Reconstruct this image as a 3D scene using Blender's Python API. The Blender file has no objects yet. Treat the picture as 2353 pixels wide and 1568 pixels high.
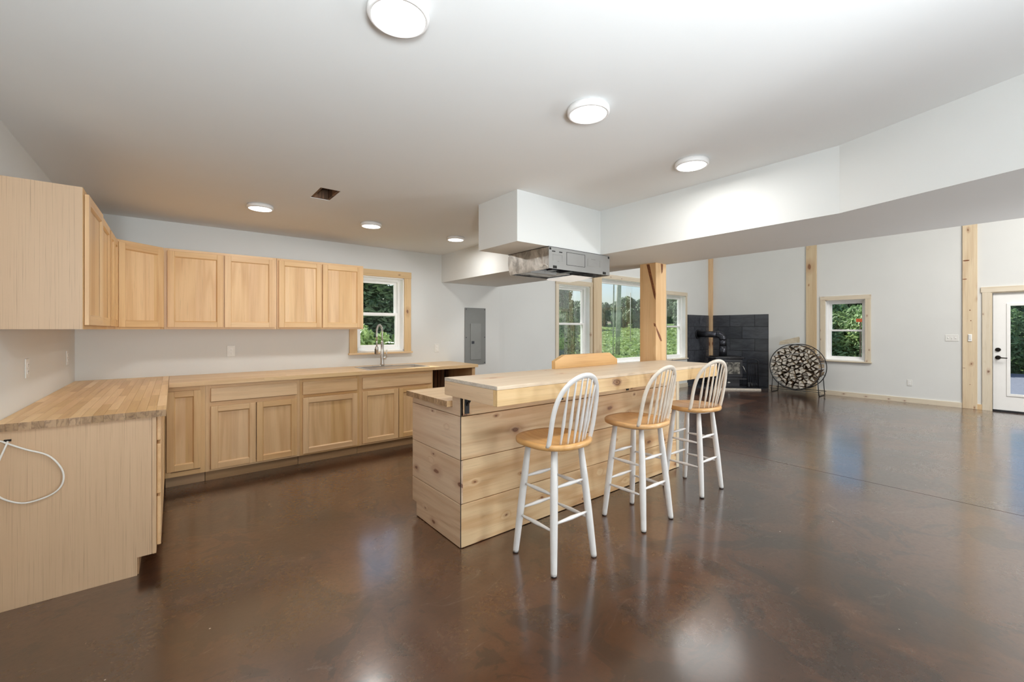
import bpy, bmesh, math, random
from mathutils import Vector, Matrix
random.seed(7)
S = bpy.context.scene
COL = S.collection
R = math.radians

# ------------------------------------------------------------------ camera
cam_d = bpy.data.cameras.new('camera'); cam = bpy.data.objects.new('camera', cam_d); COL.objects.link(cam)
cam_d.sensor_width = 36.0; cam_d.lens = 976.0 / 2353 * 36; cam_d.shift_y = -27 / 2353.0
cam_d.clip_start = .05; cam_d.clip_end = 600
cam.location = (0, 0, 1.372); cam.rotation_euler = (R(90), 0, -R(38.577))
S.camera = cam

# ------------------------------------------------------------------ world, sun, lights, exposure
W = bpy.data.worlds.new('sky'); S.world = W; W.use_nodes = True
nt = W.node_tree; bg = nt.nodes['Background']
sky = nt.nodes.new('ShaderNodeTexSky'); sky.sky_type = 'NISHITA'; sky.sun_disc = False
sky.sun_elevation = R(47); sky.sun_rotation = R(-16); sky.air_density = 1.0; sky.dust_density = 2.0; sky.ozone_density = 2.0
nt.links.new(sky.outputs[0], bg.inputs[0]); bg.inputs[1].default_value = 0.225
sun_d = bpy.data.lights.new('sun', 'SUN'); sun_d.energy = 7.5; sun_d.angle = R(.6); sun_d.color = (1, .95, .86)
sun = bpy.data.objects.new('sun', sun_d); COL.objects.link(sun)
az = R(-16); el = R(47)
sun.rotation_euler = Vector((math.sin(az) * math.cos(el), math.cos(az) * math.cos(el), math.sin(el))).to_track_quat('Z', 'Y').to_euler()

def area(name, loc, size, power, direction, color=(1, 1, 1), shape='DISK', size_y=None, spread=180):
    d = bpy.data.lights.new(name, 'AREA'); d.shape = shape; d.size = size; d.energy = power; d.color = color
    if size_y: d.size_y = size_y
    d.spread = R(spread)
    o = bpy.data.objects.new(name, d); COL.objects.link(o); o.location = loc
    o.rotation_euler = (-Vector(direction)).to_track_quat('Z', 'Y').to_euler()
    return o
BYR, LWR = -4.98, -.67
# flash inferred from the ceiling hot spot, then two added upward fills
area('upward_fill', (.5, -.9, 1.2), .6, 58, (.22, .22, .95), (.89, .95, 1), spread=128)
area('upward_fill', (-.3, -1.2, 1.3), .5, 46, (.10, .74, .66), (.88, .955, 1), spread=110)  # unseen fill added to brighten the kitchen ceiling
area('upward_fill', (5.2, -1.6, .8), .6, 60, (-.25, .6, .80), (.95, .98, 1), spread=170)  # unseen fill added to lift the beam underside and far walls
# unseen tall-room lights: one placed from its floor reflection, one added for brightness
area('great_room_light', (7.7, 4.2, 4.6), 1.8, 24, (0, 0, -1), (1, .985, .96))
area('great_room_light', (7.6, -1.4, 4.6), 2.6, 330, (0, 0, -1), (1, .97, .93))  # large soft fill added for the far walls, no fixture
area('rear_fill', (2.6, BYR, 1.45), 4.0, 270, (-.1, 1, .08), (.89, .965, 1), shape='RECTANGLE', size_y=2.0)  # added fill at the closed rear wall, standing in for daylight
area('side_fill', (LWR, -2.2, 1.5), 2.2, 50, (1, .1, .1), (.89, .965, 1), shape='RECTANGLE', size_y=1.3)  # added fill at the solid left wall, no window behind it
S.view_settings.view_transform = 'Standard'; S.view_settings.look = 'None'
S.view_settings.exposure = 0.0; S.view_settings.gamma = 1.0; S.view_settings.use_curve_mapping = False
S.cycles.max_bounces = 10; S.cycles.diffuse_bounces = 6; S.cycles.glossy_bounces = 4
S.cycles.transmission_bounces = 6; S.cycles.transparent_max_bounces = 12
S.cycles.sample_clamp_indirect = 6; S.cycles.caustics_reflective = False; S.cycles.caustics_refractive = False
S.cycles.use_denoising = True

# ------------------------------------------------------------------ helpers: meshes
class MB:
    """collects shapes into one mesh"""
    def __init__(s): s.v = []; s.f = []; s.m = []; s.sm = []
    def quadbox(s, P, mi=0):
        b = len(s.v); s.v += [Vector(p) for p in P]
        for q in ((0, 3, 2, 1), (4, 5, 6, 7), (0, 1, 5, 4), (1, 2, 6, 5), (2, 3, 7, 6), (3, 0, 4, 7)):
            s.f.append(tuple(b + i for i in q)); s.m.append(mi); s.sm.append(False)
        return s
    def box(s, x0, y0, z0, x1, y1, z1, mi=0):
        return s.quadbox([(x0, y0, z0), (x1, y0, z0), (x1, y1, z0), (x0, y1, z0), (x0, y0, z1), (x1, y0, z1), (x1, y1, z1), (x0, y1, z1)], mi)
    def prism(s, poly, axis, a0, a1, mi=0, mi_cap=None):
        """poly in the plane across axis, extruded a0..a1"""
        def P(u, v, a): return {'x': (a, u, v), 'y': (u, a, v), 'z': (u, v, a)}[axis]
        b = len(s.v); n = len(poly)
        s.v += [Vector(P(u, v, a0)) for u, v in poly] + [Vector(P(u, v, a1)) for u, v in poly]
        mc = mi if mi_cap is None else mi_cap
        s.f.append(tuple(b + i for i in range(n))[::-1]); s.f.append(tuple(b + n + i for i in range(n))); s.m += [mc, mc]; s.sm += [False, False]
        for i in range(n):
            j = (i + 1) % n; s.f.append((b + i, b + j, b + n + j, b + n + i)); s.m.append(mi); s.sm.append(False)
        return s
    def tube(s, pts, rad, n=10, mi=0, closed=False, sx=1.0, sy=1.0, up=None):
        """sweep a circle (or ellipse sx, sy) along pts; rad a number or a list"""
        pts = [Vector(p) for p in pts]; m = len(pts); rr = rad if isinstance(rad, (list, tuple)) else [rad] * m
        b = len(s.v); N = None
        for i, p in enumerate(pts):
            if closed: t = (pts[(i + 1) % m] - pts[i - 1]).normalized()
            else: t = (pts[min(i + 1, m - 1)] - pts[max(i - 1, 0)]).normalized()
            if N is None:
                a = Vector(up) if up else (Vector((0, 0, 1)) if abs(t.z) < .9 else Vector((1, 0, 0)))
                N = (a - t * a.dot(t)).normalized()
            else: N = (N - t * N.dot(t)).normalized()
            B = t.cross(N)
            for k in range(n):
                c, d = math.cos(2 * math.pi * k / n), math.sin(2 * math.pi * k / n)
                s.v.append(p + N * (c * rr[i] * sx) + B * (d * rr[i] * sy))
        rng = m if closed else m - 1
        for i in range(rng):
            for k in range(n):
                i2 = (i + 1) % m; k2 = (k + 1) % n
                s.f.append((b + i * n + k, b + i * n + k2, b + i2 * n + k2, b + i2 * n + k)); s.m.append(mi); s.sm.append(True)
        if not closed:
            s.f.append(tuple(b + k for k in range(n))[::-1]); s.f.append(tuple(b + (m - 1) * n + k for k in range(n))); s.m += [mi, mi]; s.sm += [False, False]
        return s
    def lathe(s, c, prof, n=32, mi=0):
        """prof = [(r, z)], open at r > 0, about a vertical axis at c"""
        b = len(s.v); m = len(prof)
        for r, z in prof:
            for k in range(n):
                a = 2 * math.pi * k / n; s.v.append(Vector((c[0] + r * math.cos(a), c[1] + r * math.sin(a), c[2] + z)))
        for i in range(m - 1):
            for k in range(n):
                k2 = (k + 1) % n; s.f.append((b + i * n + k, b + i * n + k2, b + (i + 1) * n + k2, b + (i + 1) * n + k)); s.m.append(mi); s.sm.append(True)
        s.f.append(tuple(b + k for k in range(n))[::-1]); s.f.append(tuple(b + (m - 1) * n + k for k in range(n))); s.m += [mi, mi]; s.sm += [False, False]
        return s
    def quad(s, P, mi=0):
        b = len(s.v); s.v += [Vector(p) for p in P]; s.f.append(tuple(range(b, b + len(P)))); s.m.append(mi); s.sm.append(False); return s
    def build(s, name, mat, parent=None, off=(0, 0, 0), bevel=0, smooth_angle=None):
        me = bpy.data.meshes.new(name); o3 = Vector(off)
        me.from_pydata([tuple(v - o3) for v in s.v], [], s.f)
        for mm in (mat if isinstance(mat, (list, tuple)) else [mat]): me.materials.append(mm)
        me.polygons.foreach_set('material_index', s.m); me.polygons.foreach_set('use_smooth', s.sm)
        me.update()
        o = bpy.data.objects.new(name, me); COL.objects.link(o)
        if parent: o.parent = parent
        if bevel:
            md = o.modifiers.new('bevel', 'BEVEL'); md.width = bevel; md.segments = 2; md.limit_method = 'ANGLE'; md.angle_limit = R(50)
        return o

def fixn(o):
    bm = bmesh.new(); bm.from_mesh(o.data); bmesh.ops.recalc_face_normals(bm, faces=bm.faces); bm.to_mesh(o.data); bm.free(); return o
def tag(o, label=None, cat=None, group=None, kind=None):
    if label: o['label'] = label
    if cat: o['category'] = cat
    if group: o['group'] = group
    if kind: o['kind'] = kind
    return o
def thing(name, label, cat, loc=(0, 0, 0), rz=0, group=None, kind=None):
    o = bpy.data.objects.new(name, None); COL.objects.link(o); o.empty_display_size = .1
    o.location = loc; o.rotation_euler = (0, 0, rz)
    return tag(o, label, cat, group, kind)
def kids(o): return [c for c in bpy.data.objects if c.parent == o]
def copy_tree(o, parent=None):
    c = o.copy(); COL.objects.link(c)
    if parent: c.parent = parent
    for ch in kids(o): copy_tree(ch, c)
    return c

# ------------------------------------------------------------------ helpers: materials
def srgb(r, g, b):
    f = lambda c: (c / 255) / 12.92 if c / 255 <= .04045 else ((c / 255 + .055) / 1.055) ** 2.4
    return (f(r), f(g), f(b), 1)
class Mat:
    def __init__(s, name):
        s.m = bpy.data.materials.new(name); s.m.use_nodes = True; s.t = s.m.node_tree; s.p = s.t.nodes['Principled BSDF']
    def n(s, typ, **kw):
        x = s.t.nodes.new(typ)
        for k, v in kw.items():
            if k.startswith('i_'): x.inputs[k[2:].replace('_', ' ')].default_value = v
            elif k[0] == 'I' and k[1:].isdigit(): x.inputs[int(k[1:])].default_value = v
            else: setattr(x, k, v)
        return x
    def l(s, a, b): s.t.links.new(a, b)
    def math(s, op, a, b=None, clamp=False):
        x = s.t.nodes.new('ShaderNodeMath'); x.operation = op; x.use_clamp = clamp
        for i, q in enumerate((a, b)):
            if q is None: continue
            if isinstance(q, (int, float)): x.inputs[i].default_value = q
            else: s.l(q, x.inputs[i])
        return x.outputs[0]
    def mix(s, fac, a, b, mode='MIX'):
        x = s.t.nodes.new('ShaderNodeMix'); x.data_type = 'RGBA'; x.blend_type = mode
        for i, q in ((0, fac), (6, a), (7, b)):
            if isinstance(q, (int, float, tuple, list)): x.inputs[i].default_value = q
            else: s.l(q, x.inputs[i])
        return x.outputs[2]
    def step(s, v, lo, hi):
        x = s.t.nodes.new('ShaderNodeMapRange'); x.interpolation_type = 'SMOOTHSTEP'
        s.l(v, x.inputs[0]); x.inputs[1].default_value = lo; x.inputs[2].default_value = hi; return x.outputs[0]
    def coords(s, scale=(1, 1, 1), rnd=True):
        tc = s.n('ShaderNodeTexCoord'); out = tc.outputs['Object']
        if rnd:
            oi = s.n('ShaderNodeObjectInfo'); va = s.n('ShaderNodeVectorMath', operation='ADD'); s.l(out, va.inputs[0])
            cx = s.n('ShaderNodeCombineXYZ')
            for i, k in enumerate((37., 61., 23.)): s.l(s.math('MULTIPLY', oi.outputs['Random'], k), cx.inputs[i])
            s.l(cx.outputs[0], va.inputs[1]); out = va.outputs[0]
        mp = s.n('ShaderNodeMapping'); mp.inputs['Scale'].default_value = scale; s.l(out, mp.inputs[0]); return mp.outputs[0]
    def noise(s, co, scale, detail=4, rough=.55, dist=0):
        x = s.n('ShaderNodeTexNoise'); x.inputs['Scale'].default_value = scale; x.inputs['Detail'].default_value = detail
        x.inputs['Roughness'].default_value = rough; x.inputs['Distortion'].default_value = dist; s.l(co, x.inputs['Vector']); return x.outputs[0]
    def bump(s, h, strength, dist=.01):
        b = s.n('ShaderNodeBump'); b.inputs['Strength'].default_value = strength; b.inputs['Distance'].default_value = dist
        s.l(h, b.inputs['Height']); s.l(b.outputs[0], s.p.inputs['Normal'])
    def set(s, color=None, rough=None, metal=None, **kw):
        if color is not None:
            if isinstance(color, (tuple, list)): s.p.inputs['Base Color'].default_value = color
            else: s.l(color, s.p.inputs['Base Color'])
        if rough is not None:
            if isinstance(rough, (int, float)): s.p.inputs['Roughness'].default_value = rough
            else: s.l(rough, s.p.inputs['Roughness'])
        if metal is not None: s.p.inputs['Metallic'].default_value = metal
        for k, v in kw.items(): s.p.inputs[k.replace('_', ' ')].default_value = v
        return s.m
def plain(name, color, rough=.5, metal=0, var=.04, nscale=6, bump=0, bscale=200, **kw):
    m = Mat(name); co = m.coords(); n = m.noise(co, nscale, 3)
    c = m.mix(m.step(n, .3, .7), tuple(x * (1 - var) for x in color[:3]) + (1,), tuple(min(1, x * (1 + var)) for x in color[:3]) + (1,))
    if bump: m.bump(m.noise(co, bscale, 3), bump, .002)
    return m.set(c, rough, metal, **kw)
def wood(name, light, dark, axis, rings=9, gate_v=.5, grain=.5, rough=.5, knots=0, knot_col=(.16, .06, .025, 1), tone=.12, scale=5, boards=0, pores=.25, medw=.35, streak=.0, stretch=.07, pin=160):
    m = Mat(name); ai = 'xyz'.index(axis)
    sc = [1, 1, 1]; sc[ai] = stretch; co = m.coords(tuple(sc))
    raw = m.coords((1, 1, 1)); ns = m.noise(co, scale, 3, .5, .4)
    phase = m.math('MULTIPLY', ns, rings)
    if knots:
        ks = [1, 1, 1]; ks[ai] = .55
        kc = m.coords(tuple(ks)); nz = m.n('ShaderNodeTexNoise'); m.l(kc, nz.inputs['Vector']); nz.inputs['Scale'].default_value = 14
        va = m.n('ShaderNodeVectorMath', operation='MULTIPLY_ADD'); m.l(nz.outputs[1], va.inputs[0]); va.inputs[1].default_value = (.03,) * 3; m.l(kc, va.inputs[2])
        s3 = m.n('ShaderNodeSeparateXYZ'); m.l(va.outputs[0], s3.inputs[0]); c3 = m.n('ShaderNodeCombineXYZ'); oth = [q for q in range(3) if q != ai]
        m.l(s3.outputs[ai], c3.inputs[0]); m.l(m.math('ADD', s3.outputs[oth[0]], s3.outputs[oth[1]]), c3.inputs[1])
        vo = m.n('ShaderNodeTexVoronoi', voronoi_dimensions='2D'); vo.inputs['Scale'].default_value = knots; m.l(c3.outputs[0], vo.inputs['Vector'])
        d = vo.outputs['Distance']; sep = m.n('ShaderNodeSeparateColor'); m.l(vo.outputs['Color'], sep.inputs[0])
        gate = m.math('GREATER_THAN', sep.outputs[0], gate_v)
        size = m.math('MULTIPLY_ADD', m.math('POWER', sep.outputs[1], 2.0), .10); size.node.inputs[2].default_value = .028
        kd = m.math('DIVIDE', d, size)
        core = m.math('MULTIPLY', m.math('SUBTRACT', 1, m.step(kd, .55, 1.05)), gate)
        halo = m.math('MULTIPLY', m.math('SUBTRACT', 1, m.step(kd, .9, 3.2)), gate)
        phase = m.math('ADD', phase, m.math('MULTIPLY', m.math('SUBTRACT', 1, m.step(d, 0, .16)), rings * .10))
    rg = m.math('MULTIPLY_ADD', m.math('SINE', m.math('MULTIPLY', phase, 6.283)), .5); rg.node.inputs[2].default_value = .5
    fs = [1, 1, 1]; fs[ai] = .025; fs2 = list(fs); fs2[ai] = .025 if pin == 160 else .008; fine = m.noise(m.coords(tuple(fs2)), pin, 3, .6)
    med = m.noise(m.coords(tuple(fs)), 28, 4, .6)
    fac = m.math('ADD', m.math('MULTIPLY', m.math('POWER', rg, 2.2), grain), m.math('MULTIPLY', m.step(med, .35, .75), medw), clamp=True)
    c = m.mix(fac, light, dark)
    c = m.mix(m.math('MULTIPLY', m.step(fine, .52, .75), pores), c, tuple(x * .45 for x in dark[:3]) + (1,))
    if streak:
        st = m.noise(m.coords(tuple(fs)), 5, 2); c = m.mix(m.math('MULTIPLY', m.step(st, .55, .7), streak), c, tuple(x * .6 for x in dark[:3]) + (1,))
    if knots:
        c = m.mix(m.math('MULTIPLY', halo, .35), c, (knot_col[0] * 1.9, knot_col[1] * 1.8, knot_col[2] * 1.5, 1))
        kin = m.math('MULTIPLY_ADD', m.math('SINE', m.math('MULTIPLY', kd, 16)), .18); kin.node.inputs[2].default_value = .8
        c = m.mix(m.math('MULTIPLY', core, kin), c, knot_col)
    oi = m.n('ShaderNodeObjectInfo'); val = oi.outputs['Random']
    if boards:
        sx = m.n('ShaderNodeSeparateXYZ'); m.l(raw, sx.inputs[0]); acr = 0 if ai != 0 else 1
        fl = m.math('FLOOR', m.math('DIVIDE', sx.outputs[acr], boards)); wn = m.n('ShaderNodeTexWhiteNoise', noise_dimensions='1D'); m.l(m.math('ADD', fl, .37), wn.inputs[1]); val = wn.outputs[0]
    k = m.math('MULTIPLY_ADD', val, 2 * tone); k.node.inputs[2].default_value = 1 - tone
    hs = m.n('ShaderNodeHueSaturation'); m.l(k, hs.inputs['Value']); m.l(c, hs.inputs['Color'])
    sat = m.math('MULTIPLY_ADD', val, -.16); sat.node.inputs[2].default_value = 1.04; m.l(sat, hs.inputs['Saturation'])
    m.bump(fine, .06, .001)
    return m.set(hs.outputs[0], rough)

M = {}
M['wall'] = plain('wall_paint', (.71, .72, .705, 1), .75, var=.015, nscale=1.2, bump=.05, bscale=350)
M['ceiling'] = plain('ceiling_paint', (.77, .78, .775, 1), .8, var=.012, nscale=1.1, bump=.05, bscale=300)
OAKL, OAKD = srgb(224, 186, 134), srgb(200, 154, 102)
for a in 'xyz': M['oak_' + a] = wood('unfinished_oak_' + a, OAKL, OAKD, a, rings=5, grain=.42, rough=.42, tone=.05, scale=4)
M['oak_panel'] = wood('oak_door_panel', OAKL, OAKD, 'z', rings=7, grain=.5, rough=.42, tone=.06, scale=3.2, boards=.15)
M['rift'] = wood('rift_oak_veneer', srgb(206, 171, 133), srgb(178, 142, 106), 'z', rings=1, grain=.1, rough=.5, tone=.01, scale=6, pores=.5, stretch=.03, pin=300, medw=.12)
PINL, PIND = srgb(234, 204, 160), srgb(204, 156, 106)
M['pine_x'] = wood('pine_board_x', PINL, PIND, 'x', gate_v=.3, rings=9, grain=.5, rough=.5, knots=5.0, knot_col=srgb(112, 64, 36), tone=.07, scale=2.6, stretch=.09)
M['pine_y'] = wood('pine_board_y', srgb(228, 202, 172), srgb(200, 160, 124), 'y', gate_v=.3, rings=9, grain=.35, rough=.5, knots=5.2, knot_col=srgb(112, 64, 44), tone=.05, scale=2.6, stretch=.09)
M['pine_top'] = wood('pine_bar_top', srgb(226, 206, 180), srgb(200, 172, 138), 'x', rings=7, grain=.25, rough=.42, knots=3.6, knot_col=srgb(160, 116, 84), tone=.05, scale=2.4)
M['pine_skirt'] = wood('pine_skirt', srgb(228, 196, 146), srgb(202, 160, 106), 'x', rings=6, grain=.28, rough=.45, knots=3.4, tone=.05, scale=2.6)
M['pine_skirt_y'] = wood('pine_skirt_y', srgb(222, 192, 156), srgb(196, 160, 120), 'y', rings=6, grain=.25, rough=.45, tone=.04, scale=2.6)
for a in 'xyz': M['trim_' + a] = wood('pine_trim_' + a, srgb(218, 206, 184), srgb(200, 182, 152), a, rings=5, grain=.25, rough=.55, knots=5.5, tone=.06, scale=3)
for a in 'xz': M['trimw_' + a] = wood('warm_pine_trim_' + a, srgb(224, 194, 148), srgb(204, 168, 120), a, rings=5, grain=.25, rough=.5, knots=5.5, tone=.05, scale=3)
M['beam'] = wood('pine_timber', srgb(226, 190, 142), srgb(202, 156, 104), 'z', gate_v=.25, rings=6, grain=.45, rough=.55, knots=3.4, knot_col=srgb(120, 62, 28), tone=.04, scale=2.6)
M['post'] = wood('weathered_pine_timber', srgb(218, 198, 164), srgb(190, 158, 118), 'z', gate_v=.25, rings=6, grain=.35, rough=.6, knots=3.2, knot_col=srgb(120, 74, 42), tone=.08, scale=2.6)
M['butcher_x'] = wood('butcher_block_x', srgb(232, 198, 148), srgb(204, 160, 108), 'x', rings=4, grain=.35, rough=.34, tone=.07, scale=5)
M['butcher_y'] = wood('butcher_block_y', srgb(246, 208, 150), srgb(218, 170, 110), 'y', rings=4, grain=.4, rough=.34, tone=.13, scale=5)
M['endgrain'] = wood('butcher_end_grain', srgb(176, 142, 104), srgb(112, 82, 56), 'z', rings=6, grain=.5, rough=.5, tone=.25, scale=22, stretch=.6)
M['sawn'] = wood('pale_sawn_end', srgb(214, 204, 190), srgb(170, 160, 148), 'y', rings=6, grain=.4, rough=.7, tone=.03, scale=30, stretch=.5)
M['seat'] = wood('honey_seat_wood', srgb(224, 172, 104), srgb(198, 142, 76), 'y', rings=6, grain=.35, rough=.22, tone=.04, scale=4)
M['white_paint'] = plain('worn_white_paint', srgb(232, 230, 228), .35, var=.03, nscale=14)
M['white_worn'] = plain('ivory_worn_paint', srgb(226, 216, 202), .38, var=.06, nscale=18)
M['vinyl'] = plain('white_vinyl', srgb(244, 244, 242), .35, var=.01)
M['plate'] = plain('white_plastic', srgb(226, 226, 222), .35, var=.01)
M['dark'] = plain('dark_void', (.012, .011, .01, 1), .8)
M['black_metal'] = plain('black_metal', (.016, .016, .018, 1), .42, .3, bump=.1, bscale=120)
M['stove'] = plain('matte_black_iron', (.022, .022, .027, 1), .38, .2, var=.15, bump=.15, bscale=90)
M['pipe'] = plain('stove_pipe_steel', (.06, .062, .075, 1), .3, .8)
M['panel_grey'] = plain('grey_enamel', srgb(122, 124, 122), .45, var=.03)
M['panel_grey2'] = plain('grey_enamel_door', srgb(132, 134, 132), .45, var=.03)
M['bronze'] = plain('dark_bronze', (.02, .015, .012, 1), .35, .7)
M['cable'] = plain('white_cable', srgb(232, 228, 220), .4)
M['rubber'] = plain('rubber_foot', (.03, .03, .03, 1), .7)
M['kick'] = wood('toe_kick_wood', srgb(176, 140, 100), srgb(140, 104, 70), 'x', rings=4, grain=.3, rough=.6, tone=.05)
M['cabin'] = plain('cabinet_side_brown', srgb(110, 84, 60), .6)
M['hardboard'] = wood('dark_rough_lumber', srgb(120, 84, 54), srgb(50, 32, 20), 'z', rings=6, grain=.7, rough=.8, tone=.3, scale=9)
m = Mat('brushed_steel'); co = m.coords((1, 1, .05)); m.bump(m.noise(co, 300, 2), .05, .001); M['steel'] = m.set(srgb(196, 194, 190), .28, 1.0)
m = Mat('galvanised_steel'); co = m.coords((.5, 1, .5)); vo = m.n('ShaderNodeTexVoronoi', feature='F1'); vo.inputs['Scale'].default_value = 26; m.l(co, vo.inputs['Vector'])
se = m.n('ShaderNodeSeparateColor'); m.l(vo.outputs['Color'], se.inputs[0]); nz = m.noise(co, 9, 5, .7, 1.0)
M['galv'] = m.set(m.mix(m.step(nz, .35, .7), srgb(150, 148, 144), srgb(205, 204, 200)), m.math('MULTIPLY_ADD', se.outputs[0], .2), .85); m.t.nodes[-1].inputs[2].default_value = .25
M['hoodplate'] = plain('grey_sheet_metal', srgb(160, 160, 158), .42, .55, var=.03)
m = Mat('lamp_diffuser'); m.set((1, 1, 1, 1), .5, Emission_Strength=9.0); m.p.inputs['Emission Color'].default_value = (1, .985, .96, 1); M['lamp'] = m.m
m = Mat('white_lens'); M['lens'] = m.set(srgb(245, 245, 243), .3, Emission_Strength=.35); m.p.inputs['Emission Color'].default_value = (1, .99, .97, 1)
# window glass
m = Mat('window_glass'); t = m.t; gl = m.n('ShaderNodeBsdfGlossy'); gl.inputs['Roughness'].default_value = 0.0; tr = m.n('ShaderNodeBsdfTransparent'); tr.inputs[0].default_value = (.97, .985, .98, 1)
fr = m.n('ShaderNodeFresnel'); fr.inputs[0].default_value = 1.45; mx = m.n('ShaderNodeMixShader'); m.l(m.math('MULTIPLY', fr.outputs[0], .3), mx.inputs[0]); m.l(tr.outputs[0], mx.inputs[1]); m.l(gl.outputs[0], mx.inputs[2])
m.l(mx.outputs[0], t.nodes['Material Output'].inputs[0]); M['glass'] = m.m
m = Mat('stove_glass'); co = m.coords(); M['stoveglass'] = m.set(m.mix(m.step(m.noise(co, 9, 6, .6, 1.5), .4, .62), srgb(60, 60, 58), srgb(138, 136, 128)), .12)
# slate tile
m = Mat('slate_tile'); co = m.coords((1, 1, 1)); n1 = m.noise(m.coords((1, .35, 1.4)), 7, 5, .65, 1.2)
oi = m.n('ShaderNodeObjectInfo'); c = m.mix(m.step(n1, .3, .75), (.050, .054, .066, 1), (.080, .086, .102, 1)); k = m.math('MULTIPLY_ADD', oi.outputs['Random'], .35); k.node.inputs[2].default_value = .82
hs = m.n('ShaderNodeHueSaturation'); m.l(k, hs.inputs['Value']); m.l(c, hs.inputs['Color']); m.bump(n1, .08, .01); M['slate'] = m.set(hs.outputs[0], .27)
M['grout'] = plain('dark_grout', (.012, .012, .014, 1), .9)
# stained concrete floor
m = Mat('stained_concrete'); co = m.coords((1, 1, 1), rnd=False)
warp = m.n('ShaderNodeTexNoise'); warp.inputs['Scale'].default_value = 1.3; m.l(co, warp.inputs['Vector'])
va = m.n('ShaderNodeVectorMath', operation='MULTIPLY_ADD'); m.l(warp.outputs[1], va.inputs[0]); va.inputs[1].default_value = (.7, .7, .7); m.l(co, va.inputs[2]); wc = va.outputs[0]
big = m.noise(wc, .75, 5, .6); mid = m.noise(wc, 2.6, 6, .65, .8); fin = m.noise(co, 38, 5, .7)
c = m.mix(m.step(big, .38, .56), srgb(58, 36, 23), srgb(80, 50, 32))
c = m.mix(m.math('MULTIPLY', m.step(mid, .52, .56), .7), c, srgb(42, 29, 22))
c = m.mix(m.math('MULTIPLY', m.step(m.noise(wc, 1.1, 4, .6), .56, .66), .5), c, srgb(102, 66, 42))
c = m.mix(m.math('MULTIPLY', m.step(fin, .42, .68), .35), c, srgb(44, 32, 25))
swc = m.n('ShaderNodeVectorMath', operation='MULTIPLY'); m.l(wc, swc.inputs[0]); swc.inputs[1].default_value = (1.6, 5.5, 1)
scuff = m.noise(swc.outputs[0], 2.2, 8, .75, .6); c = m.mix(m.math('MULTIPLY', m.step(scuff, .58, .72), .34), c, srgb(128, 112, 102))
pit = m.math('MULTIPLY', m.step(m.noise(co, 17, 6, .8), .64, .69), m.step(m.noise(co, 1.7, 3), .5, .6)); c = m.mix(m.math('MULTIPLY', pit, .75), c, srgb(38, 28, 22))
vo = m.n('ShaderNodeTexVoronoi'); vo.inputs['Scale'].default_value = 6.5; m.l(co, vo.inputs['Vector']); sp = m.n('ShaderNodeSeparateColor'); m.l(vo.outputs['Color'], sp.inputs[0])
spk = m.math('MULTIPLY', m.math('SUBTRACT', 1, m.step(vo.outputs['Distance'], .015, .035)), m.math('GREATER_THAN', sp.outputs[0], .6)); c = m.mix(m.math('MULTIPLY', spk, .8), c, srgb(215, 205, 195))
rg = m.math('ADD', m.math('MULTIPLY_ADD', m.noise(wc, 2.0, 5, .6), .16), m.math('MULTIPLY', m.step(fin, .4, .7), .05)); 
for nd in m.t.nodes:
    if nd.bl_idname == 'ShaderNodeMath' and nd.operation == 'MULTIPLY_ADD' and abs(nd.inputs[1].default_value - .16) < 1e-6: nd.inputs[2].default_value = .20
hb = m.math('ADD', m.math('MULTIPLY', fin, .5), m.math('MULTIPLY', m.noise(wc, 6, 4, .5), 1.0)); m.bump(hb, .10, .006)
M['floor'] = m.set(c, rg, 0, IOR=1.6, Coat_Weight=1.0, Coat_Roughness=.15, Coat_IOR=1.7)
M['knot'] = plain('dark_knot', srgb(122, 72, 40), .6, var=.35, nscale=60)
M['joint'] = plain('floor_joint', srgb(34, 26, 22), .8)
# firewood
m = Mat('log_end_grain'); co = m.coords(); M['logend'] = m.set(m.mix(m.step(m.noise(co, 30, 4), .3, .7), srgb(226, 220, 208), srgb(168, 160, 146)), .8)
m = Mat('log_bark'); co = m.coords((.3, 1, 1)); n = m.noise(co, 40, 5, .7); m.bump(n, .6, .01); oi = m.n('ShaderNodeObjectInfo')
M['bark'] = m.set(m.mix(m.step(n, .3, .7), srgb(62, 46, 34), m.mix(oi.outputs['Random'], srgb(122, 92, 62), srgb(196, 176, 146))), .85)
M['logpale'] = wood('pale_split_log', srgb(206, 196, 176), srgb(166, 150, 124), 'x', rings=5, grain=.4, rough=.7, tone=.06)
# outdoors
def leafmat(name, a, b, trans=.35):
    m = Mat(name); ge = m.n('ShaderNodeNewGeometry'); c = m.mix(ge.outputs['Random Per Island'], a, b)
    di = m.n('ShaderNodeBsdfTranslucent'); m.l(c, di.inputs[0]); mx = m.n('ShaderNodeMixShader'); mx.inputs[0].default_value = trans
    m.set(c, .45); m.l(m.p.outputs[0], mx.inputs[1]); m.l(di.outputs[0], mx.inputs[2]); m.l(mx.outputs[0], m.t.nodes['Material Output'].inputs[0]); return m.m
M['leaf_dark'] = leafmat('tree_leaf', (.045, .095, .045, 1), (.27, .38, .20, 1), .32)
M['leaf_far'] = leafmat('far_tree_leaf', (.09, .16, .085, 1), (.22, .32, .17, 1), .3)
M['leaf_mid'] = leafmat('shrub_leaf', (.10, .19, .07, 1), (.30, .44, .19, 1), .35)
M['leaf_light'] = leafmat('sunny_leaf', (.22, .33, .10, 1), (.42, .55, .22, 1), .35)
M['trunk'] = plain('tree_bark', srgb(92, 78, 64), .9, var=.2, nscale=12, bump=.5, bscale=30)
M['pole'] = plain('grey_pole_wood', srgb(196, 196, 186), .85, var=.15, nscale=8)
m = Mat('meadow'); co = m.coords(rnd=False); n1 = m.noise(co, .35, 6, .6); n2 = m.noise(co, 5, 6, .75); m.bump(n2, .9, .3)
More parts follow.
